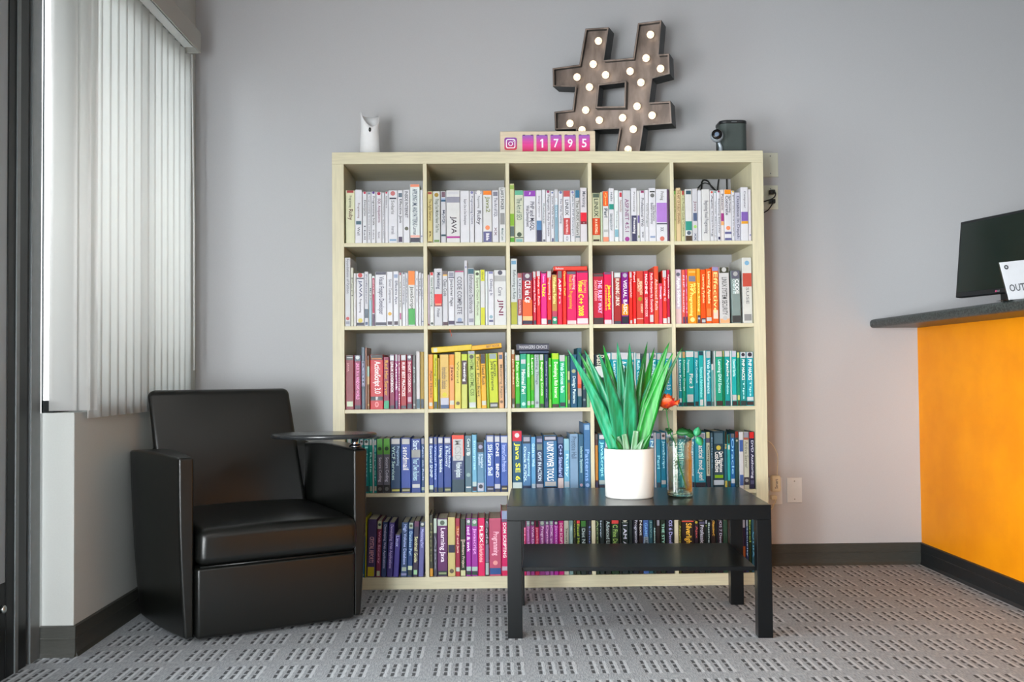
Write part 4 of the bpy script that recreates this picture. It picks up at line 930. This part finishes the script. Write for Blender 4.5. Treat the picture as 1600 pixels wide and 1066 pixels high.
256 376 215 58b;B215 330 234;L240 300 aab;Q370 860 bdf Oracle PL/SQL;R450 780 9cf Programming;B910 985 235
378 442 235 6ad;T330 650 acf Guide to Web;B885 945 bcd
444 546 225 346;L340 420 788;T450 850 bcd GWT IN ACTION;L265 310 99b;B890 940 bbc
548 740 215 37a;B225 295 223;L240 280 bbc;T310 850 dde UNIX POWER TOOLS;L860 920 ccc;B930 985 223
742 830 240 136;B250 330 568;T350 790 9ad C++ Standard;B810 985 dcc
832 912 265 7bd;B265 430 9cd;T480 800 acf Ruby;B860 940 bcd
914 1032 200 8ac;T240 540 79b Prentice Hall;
1034 1108 205 368;T380 740 9bb Inform Systems;D910 cab
1110 1208 55 47a;L80 150 9bd;t310 700 7ad x;T420 860 79c Patterns;D915 acf
@44 916 655 8.886 125 1210 990
130 178 215 533;B215 290 555;B370 850 c83;B870 985 446
180 274 210 28a;B215 295 344;L230 285 dde;T320 800 8cd JavaScript;B850 905 bcc;B910 985 445
276 348 200 ccd;t320 500 99b Home
350 500 190 246;D230 acd;T380 900 9bc Business
502 680 220 478;T300 900 9bc Management
682 800 210 357;T300 900 9bc Network
802 882 210 444;B210 330 a43;T360 405 eee 15;B410 980 58b
884 950 210 6ad;B215 300 ccd;D265 345;T320 800 bde Network
952 974 205 eef
976 1040 205 39b;B215 295 99a;T520 700 8cd Perl;B890 985 456
1042 1112 205 28a;B205 300 dcc;D250 544;T320 700 9cd JavaScript;B860 915 ccc
1114 1208 195 38a;B195 260 dde;T320 800 acd Learning
@45 1045 655 8.886 133 1220 985
136 250 195 5bc;B205 290 667;T330 800 cee Smalltalk
252 310 195 3ac;B205 290 ccc;T330 800 cee Mastering
312 378 205 4ac;B215 290 dee;T330 800 cee Programming;B885 975 334
380 534 200 3ac;B210 290 dde;L220 280 99a;T320 860 dff Practical mod_perl;B890 975 334
536 596 195 244;B195 280 dd9;B280 340 668;B345 800 ddc;T380 790 775 Computer;B805 975 334
598 632 205 467;T270 700 79b Eclipse
634 786 185 245;L215 360 578;D415 dc5;T470 750 dee Cost-Effective;R470 750 dee Data Warehouse;Q300 360 bcd x;L790 830 8b1;B860 925 cde
788 828 190 267;B190 360 221;T370 430 ca4 Hi;B870 975 cb5
830 874 230 2aa;B230 360 343;L380 440 eed;B870 975 443
876 936 220 16a;B220 280 666;T290 780 7ac Oracle;B845 905 cde
938 990 190 244;B190 280 821;D320 bba;t400 800 8aa x
992 1054 200 dde;B310 470 46a;B790 935 46a
1056 1134 200 ccb;B200 280 99a;B280 310 a54;T330 700 bba Active Server;B825 930 334;D870 aaa
1136 1210 200 224;B200 290 d22;T320 840 aab DVD Authoring;L870 920 557
@51 555 790 8.883 -145 970 990
42 118 420 269/14;T500 850 69b Database;L945 965 bb8
118 132 150 bb2/14;
134 264 180 547/30;T430 790 c9a CRYSTAL REPORTS;t230 380 a9a x;B640 640 547;L850 980 dc3
272 340 200 835/24;B210 320 cdb;D260 344;T350 800 c8a Web Security;L905 975 cdb
344 418 220 347/30;T260 870 aac Developing Web Applications;
424 508 225 438/36;T260 870 a9c Developing Web Applications;
514 592 395 439/28;T420 570 aae Linux;t600 900 88c x;B395 405 cdc
620 712 225 247/22;T260 820 9ae High Volume Database;L855 910 bcb;B940 970 99c
712 784 230 148/22;B240 320 bcb;D280 453;T360 690 9bd Database Perl;B840 895 dec;B900 975 233
788 866 210 324/18;B210 290 625;T430 790 cc9 Sendmail Guide;L895 960 ada
868 958 220 66a/10;B220 300 344;D260 ddd;T330 580 aad Mastering Perl;t820 930 bbe x
@52 660 790 8.886 105 1185 975
108 160 140 332;T250 780 664 Photo;B865 970 d92
162 214 190 445;B190 390 cdc;T420 900 778 Ajax;
216 354 190 626;B205 290 cdc;D250 565;T320 780 ecd Learning Java;t820 880 a7b x;B900 965 233;L920 945 9a7
358 460 175 dc8;B550 655 224;t250 500 997 x;D905 654
462 524 190 a24;L300 420 c62;T320 660 ca9 TCP and Java;B855 910 cdc;B915 970 b23
526 602 200 232;T500 860 ba9 Software Project;B480 500 ba9;B895 970 dda
604 676 195 a2a;B210 290 687;D240 eee;T310 650 fce sed & awk;t740 800 d8d x;B850 905 bdc;B910 960 243
678 766 195 a3a;B205 300 697;D245 ded;T330 680 e9e Javascript;B850 905 bdc;B910 960 243
768 862 190 e16;T300 530 fde FLEX;T540 790 faa Solutions;t860 940 fab x
864 918 200 333;T230 540 99a Code;B550 790 879;B800 960 bcc
920 1084 195 c57;T380 700 eab Programming;D800 faa;B870 955 259;t890 940 9bd x
1086 1176 95 d06;B95 210 9ac;B210 250 757;T260 730 fde DOM SCRIPTING;t780 820 fab x;B850 905 cbc;B910 960 d15
@53 800 790 13.32 7 1665 1450
225 296 310 d37;B310 450 223;T460 1000 f8a Flash
298 382 310 b6a;B310 430 9bb;D370 dee;T440 1000 e9d Dynamic HTML
384 478 310 b5a;B310 420 566;D370 bcc;T440 1000 dbd Web Design
480 568 310 d36;B310 450 222;T460 1000 f9a JavaScript
570 690 310 a49;B310 430 889;D370 cdc;T440 1000 dbe Programming
692 780 310 b6b;B310 400 677;D370 cdd;T420 1000 eac Dynamic
782 870 310 c6c;B310 410 9bb;D370 eee;T420 1000 ebd HTML and CSS
872 970 310 c3b;B310 400 334;D370 eee;T420 1000 faf Javascript
972 1084 320 d18;T370 960 fbc DOM SCRIPTING
1086 1190 310 ccb;T480 900 776 Security
1192 1282 310 799;t400 900 bcc C
1284 1342 310 221;T320 680 772 Oracle
1344 1432 310 232;B310 390 e44;T400 980 892 Excel Hacks
1434 1556 310 122;B330 450 372;T490 900 9aa Dot Net
1558 1590 310 222
1592 1660 310 223;T450 900 67a Linux
@54 880 790 13.32 706 2330 1440
712 788 310 232;T340 900 785 Access
790 900 310 122;Q320 700 9ab Server
904 1030 310 111;T360 960 9aa Advanced Linux
1032 1194 310 131;B310 410 e44;T430 980 8a5 C Fine Details
1196 1240 310 222;
1242 1390 310 122;D340 ccb;B390 400 aba;T440 960 bbc I AM A+
1392 1474 310 122;t350 600 454 x
1476 1596 310 112;T340 880 aab Programming;B890 940 bbc
1598 1688 310 211;T350 660 bbb Next
1690 1806 310 46a;T400 690 69c GAME;B690 930 9ab;T710 900 334 LAMP
1808 1894 310 256;T350 720 577 Java
1896 1954 310 122;T500 930 9bb Administration
1956 2042 310 211;L320 460 99a
2044 2156 310 121;T420 930 8ba THE STYLE;t330 470 9aa x
2158 2322 310 112;T330 930 99c iOS 6 Develop
@55 1060 800 12.31 34 1555 1180
42 102 170 441;T260 650 994 Advanced
104 345 170 211;B160 200 d54;T220 730 da3 Silverlight 3
347 432 180 212;D210 cb3;T280 520 a44 Ajax
436 556 175 222;T260 730 aab Professional;B200 240 557
558 602 170 122;L170 240 ccd;D280 8a3
604 664 190 122;T220 720 9aa Business
666 760 170 211;T180 470 c93 Objective-C
762 792 170 122
794 902 170 212;T180 730 99a iOS 7 Develop
904 992 170 243;t180 300 464 x
994 1096 170 222;T220 700 99a Game Programming
1098 1190 170 212;T220 700 99a Windows
1192 1262 170 122;T220 720 bbb Network;B740 820 aa4
1264 1340 170 213;B170 320 aab;B680 880 a52
1342 1396 170 236;T310 880 9bd Security;L180 300 bcd
1398 1456 170 231;T180 600 8a5 Excel
1458 1540 170 256;T400 900 59b Unix
"""

# ---------------------------------------------------------------- the books
# one line per book: left and right edge, top, colour /lean; then marks: B band, L label, D dot, T/t/Q/R lettering, each with its
# extent down the spine. A header line gives the row and column of the cube, the scale and the cube's inner edges and floor.
ORD = 'first second third fourth fifth sixth seventh eighth ninth tenth eleventh twelfth thirteenth fourteenth fifteenth sixteenth seventeenth eighteenth nineteenth twentieth'.split()
NUM = ['', 'one', 'two', 'three', 'four', 'five']
PAL = {'white': (.93, .93, .94), 'grey': (.6, .62, .66), 'dark grey': (.36, .36, .38), 'black': (.1, .1, .12), 'cream': (.88, .86, .68), 'yellow': (.9, .82, .1), 'pale yellow': (.88, .84, .45), 'orange': (.97, .52, .12), 'red': (.9, .12, .12), 'dark red': (.6, .1, .15), 'crimson': (.88, .02, .33), 'pink': (.9, .45, .6), 'magenta': (.78, .25, .6),
       'purple': (.42, .2, .5), 'violet': (.4, .38, .72), 'navy': (.1, .18, .38), 'blue': (.22, .42, .72), 'pale blue': (.5, .7, .86), 'teal': (.08, .6, .62), 'turquoise': (.1, .7, .74), 'dark teal': (.12, .33, .42), 'green': (.2, .72, .2), 'lime green': (.6, .85, .25), 'dark green': (.1, .35, .15), 'emerald': (.05, .65, .45), 'brown': (.5, .32, .12), 'olive': (.4, .4, .12)}
def rgb(c): return [int(k, 16)/15 for k in c] if len(c) == 3 else [int(c[i:i+2], 16)/255 for i in (0, 2, 4)]
def cname(c):
    r = rgb(c); return min(PAL, key=lambda k: sum((a-b)**2 for a, b in zip(r, PAL[k])))
page_m = mat('book_pages', 'dcd8c6', .8, noise=.12, scale=6, stretch=(120, 1, 1))
def U(bm, w, d, h, t=.0018):      # cover: spine and two boards, spine edges eased
    e = min(.0025, w*.2)
    P = [(-w/2, d), (-w/2, e), (-w/2+e, 0), (w/2-e, 0), (w/2, e), (w/2, d), (w/2-t, d), (w/2-t, e+t), (w/2-t-e*.4, t), (-w/2+t+e*.4, t), (-w/2+t, e+t), (-w/2+t, d)]
    A = [bm.verts.new((x, y, 0)) for x, y in P]; B = [bm.verts.new((x, y, h)) for x, y in P]; n = 12
    for i in range(n): bm.faces.new((A[i], A[(i+1) % n], B[(i+1) % n], B[i]))
    for q in ((0, 1, 10, 11), (1, 2, 9, 10), (2, 3, 8, 9), (3, 4, 7, 8), (4, 5, 6, 7)):
        bm.faces.new([A[i] for i in q][::-1]); bm.faces.new([B[i] for i in q])
def build_book(w, d, h, col, marks, label, group, sc):
    t = thing('book', label, 'book', group=group)
    bm = bmesh.new(); U(bm, w, d, h); obj('cover', bm, book_mat(col), t)
    bm = bmesh.new(); box(bm, -w/2+.0019, w/2-.0019, .0022, d-.003, .0015, h-.0035); obj('pages', bm, page_m, t)
    e = min(.0025, w*.2); k = 0
    for kind, z1, z0, c, s in marks:
        z0, z1 = max(.0008, z0), min(h-.0005, z1); k += 1; off = .00012*k
        if kind == 'B':
            if z1-z0 < .0006: continue
            bm = bmesh.new(); P = [(-w/2-.0002, e+.001), (-w/2+e, -.0003-off), (w/2-e, -.0003-off), (w/2+.0002, e+.001), (w/2-e, .0004)][:4]
            prism(bm, P, z0, z1, 'Z'); obj('spine_band', bm, book_mat(c), t)
        elif kind == 'L':
            ww = (w/2-e)*.86; bm = bmesh.new(); box(bm, -ww, ww, -.0005-off, .0005, z0, z1); obj('spine_label', bm, book_mat(c), t)
        elif kind == 'D':
            r = min(w*.30, .010); zc = max(z1, r+.001); bm = bmesh.new(); P = [(r*math.cos(i*math.pi/6), zc+r*math.sin(i*math.pi/6)) for i in range(12)]; prism(bm, P, -.0006-off, .0002); obj('spine_emblem', bm, book_mat(c), t)
        elif s and s != 'x':
            hh, cx = {'T': (.50, 0), 't': (.30, 0), 'Q': (.28, -.21), 'R': (.28, .23)}[kind]
            if kind == 'T' and any(m[0] in 'QR' for m in marks): cx = {'Q': .14, 'R': -.13}[[m[0] for m in marks if m[0] in 'QR'][0]]; hh = .38
            caps = s.upper() == s; hh = hh*w*(1.0 if caps else 1.2); L = z1-z0; hh = min(hh, L*.7)
            obj('spine_lettering', text_bm(s, lambda u, v: (cx*w+(v-.5)*hh, -.0009-.00012*len(marks), z1-u*L)), ink_mat(c, next((m[3] for m in marks if m[0] in 'BL' and m[2]-.001 <= (z0+z1)/2 <= m[1]), col)), t)
    return t
def marks_of(parts, zf):
    out = []
    for p in parts:
        p = p.strip()
        if not p: continue
        if p[0] == 'D':
            a = p[1:].split(); out.append(('D', zf(float(a[0])), 0, a[1], '')); continue
        a = p[1:].split(None, 3); 
        out.append((p[0], zf(float(a[0])), zf(float(a[1])), a[2], a[3] if len(a) > 3 else ''))
    return out
def clean(s):
    b = [x for x in s]; return b
def describe(col, marks, w, h, lean, sc):
    size = 'slim' if w < .017 else ('thick' if w > .035 else 'medium'); main = cname(col); bits = []
    for k, z1, z0, c, s in marks:
        n = cname(c)
        if k in 'BL' and n != main:
            zm = (z1+z0)/2/h; where = 'upper' if zm > .66 else ('lower' if zm < .34 else 'middle'); bits.append((abs(z1-z0)*(1 if k == 'B' else .5), n, where+(' band' if k == 'B' else ' label')))
    if bits:
        _, n, where = max(bits); extra = '%s %s' % (n, where)
    else:
        T = [cname(m[3]) for m in marks if m[0] in 'TtQR']; extra = '%s lettering' % T[0] if T else 'plain spine'
        return '%s %s book with %s' % (size, main, extra)
    return '%s %s book with %s' % (size, main, extra)
cell = None; idx = 0; flat = []
lines = [q for q in BOOKS.strip().split('\n') if q.strip()]
tot = {}; cur = None
for q in lines:
    if q[0] == '@': cur = q[1:3]; tot[cur] = 0
    elif q[0] != 'H': tot[cur] += 1
ROWC = {1: 'books in the top row of cubes', 2: 'books in the second row of cubes', 3: 'books in the third row of cubes', 4: 'books in the fourth row of cubes', 5: 'books in the bottom row of cubes'}
for q in lines:
    if q[0] == '@':
        a = q[1:].split(); r, c = int(a[0][0]), int(a[0][1]); sc, L_, R_, B_ = (float(x) for x in a[3:7]); k = CW/(R_-L_); idx = 0; zb = shelf_z(r) if r < 5 else FT
        fx = lambda px: cell_x(c)+(px-L_)*k
        zf = lambda py: (B_-py)*k
        stack_top = {}; continue
    parts = q.split(';'); h_ = parts[0].split()
    if h_[0] == 'H':          # lying flat on the others
        x0, x1, y0, y1 = (float(x) for x in h_[1:5]); colr, _, ln = h_[5].partition('/')
        X0, X1, Z1, Z0 = fx(x0), fx(x1), zf(y0), zf(y1); w = Z1-Z0; L = X1-X0; d = .17
        under = [b for b in built if b[1] > X0+.002 and b[0] < X1-.002 and not (b[1]-b[0] > .1 and min(b[1], X1)-max(b[0], X0) < .02)]
        slope = math.radians(float(ln)) if ln else 0; z0 = 0
        for bx0, bx1, bh in under: z0 = max(z0, bh+.0015-max(bx0-X0, 0)*math.tan(slope))
        name = 'lower' if (colr == '346') else ('right' if colr == 'fb1' else 'upper' if colr == '445' else 'left' if colr == 'ec1' else 'single')
        lab = '%s book lying flat, %s one atop the books in row %s column %s' % (cname(colr), name, NUM[r], NUM[c])
        t = thing('book', lab, 'book', group='books lying flat on the rows'); t.location = (X0, .006+.0, zb+z0); t.rotation_euler = (0, -slope, 0)
        bm = bmesh.new(); U(bm, w, d, L); bmesh.ops.rotate(bm, verts=bm.verts, matrix=Matrix.Rotation(R(90), 3, 'Y')); bmesh.ops.translate(bm, verts=bm.verts, vec=(0, 0, w/2)); obj('cover', bm, book_mat(colr), t)
        bm = bmesh.new(); box(bm, .0015, L-.0035, .0022, d-.003, .0019, w-.0019); obj('pages', bm, page_m, t)
        for p in parts[1:]:
            p = p.strip()
            if not p: continue
            a = p[1:].split(None, 3); m0, m1 = (float(a[0])-x0)*k, (float(a[1])-x0)*k
            if p[0] in 'LB': bm = bmesh.new(); box(bm, m0, m1, -.0006, .0005, w*.12, w*.88); obj('spine_label', bm, book_mat(a[2]), t)
            elif len(a) > 3: obj('spine_lettering', text_bm(a[3], lambda u, v: (m0+u*(m1-m0), -.0009, w*.25+v*w*.5)), book_mat(a[2]), t)
        built.append((X0, X1, z0+w+L*math.sin(slope))); continue
    if idx == 0: built = []
    idx += 1; x0, x1, y0 = (float(x) for x in h_[:3]); colr, _, ln = h_[3].partition('/'); lean = float(ln)*k if ln else 0
    X0, X1 = fx(x0), fx(x1)
    if idx > 1:
        pb, pt = prev
        X0 = max(X0, pb) if lean else max(X0, pb, pt)
        if lean and X0+lean < pt: lean = pt-X0
        if X1-X0 < .006: X1 = X0+.006
    X0 = max(X0, cell_x(c)+.0005-min(0, lean)); X1 = min(X1, cell_x(c)+.3351-max(0, lean)); H = zf(y0)-.0005; w = (X1-X0)-.0008
    H = min(H, .33)
    if X1-X0 < .004: X1 = X0+.004
    ms = marks_of(parts[1:], lambda py: zf(py))
    ang = math.atan2(lean, H); col_ = colr
    desc = describe(col_, ms, w, H, lean, sc); n = tot['%d%d' % (r, c)]
    lab = '%s, %s from left, row %s column %s' % (desc, ORD[idx-1], NUM[r], NUM[c])
    tall = H > .27 or w > .05; d = .225 if tall else random.uniform(.165, .19)
    t = build_book(w*math.cos(ang), d, H*(.999 if not lean else .995), col_, ms, lab, ROWC[r], sc)
    t.location = ((X0+X1)/2, .007+random.uniform(0, .006), zb+.0005+abs(math.sin(ang))*w/2); t.rotation_euler = (0, ang, 0)
    prev = (X1+.0003, X1+lean+(.0012 if lean else .0003))
    built.append((X0+min(0, lean), X1+max(0, lean), H+abs(math.sin(ang))*w))
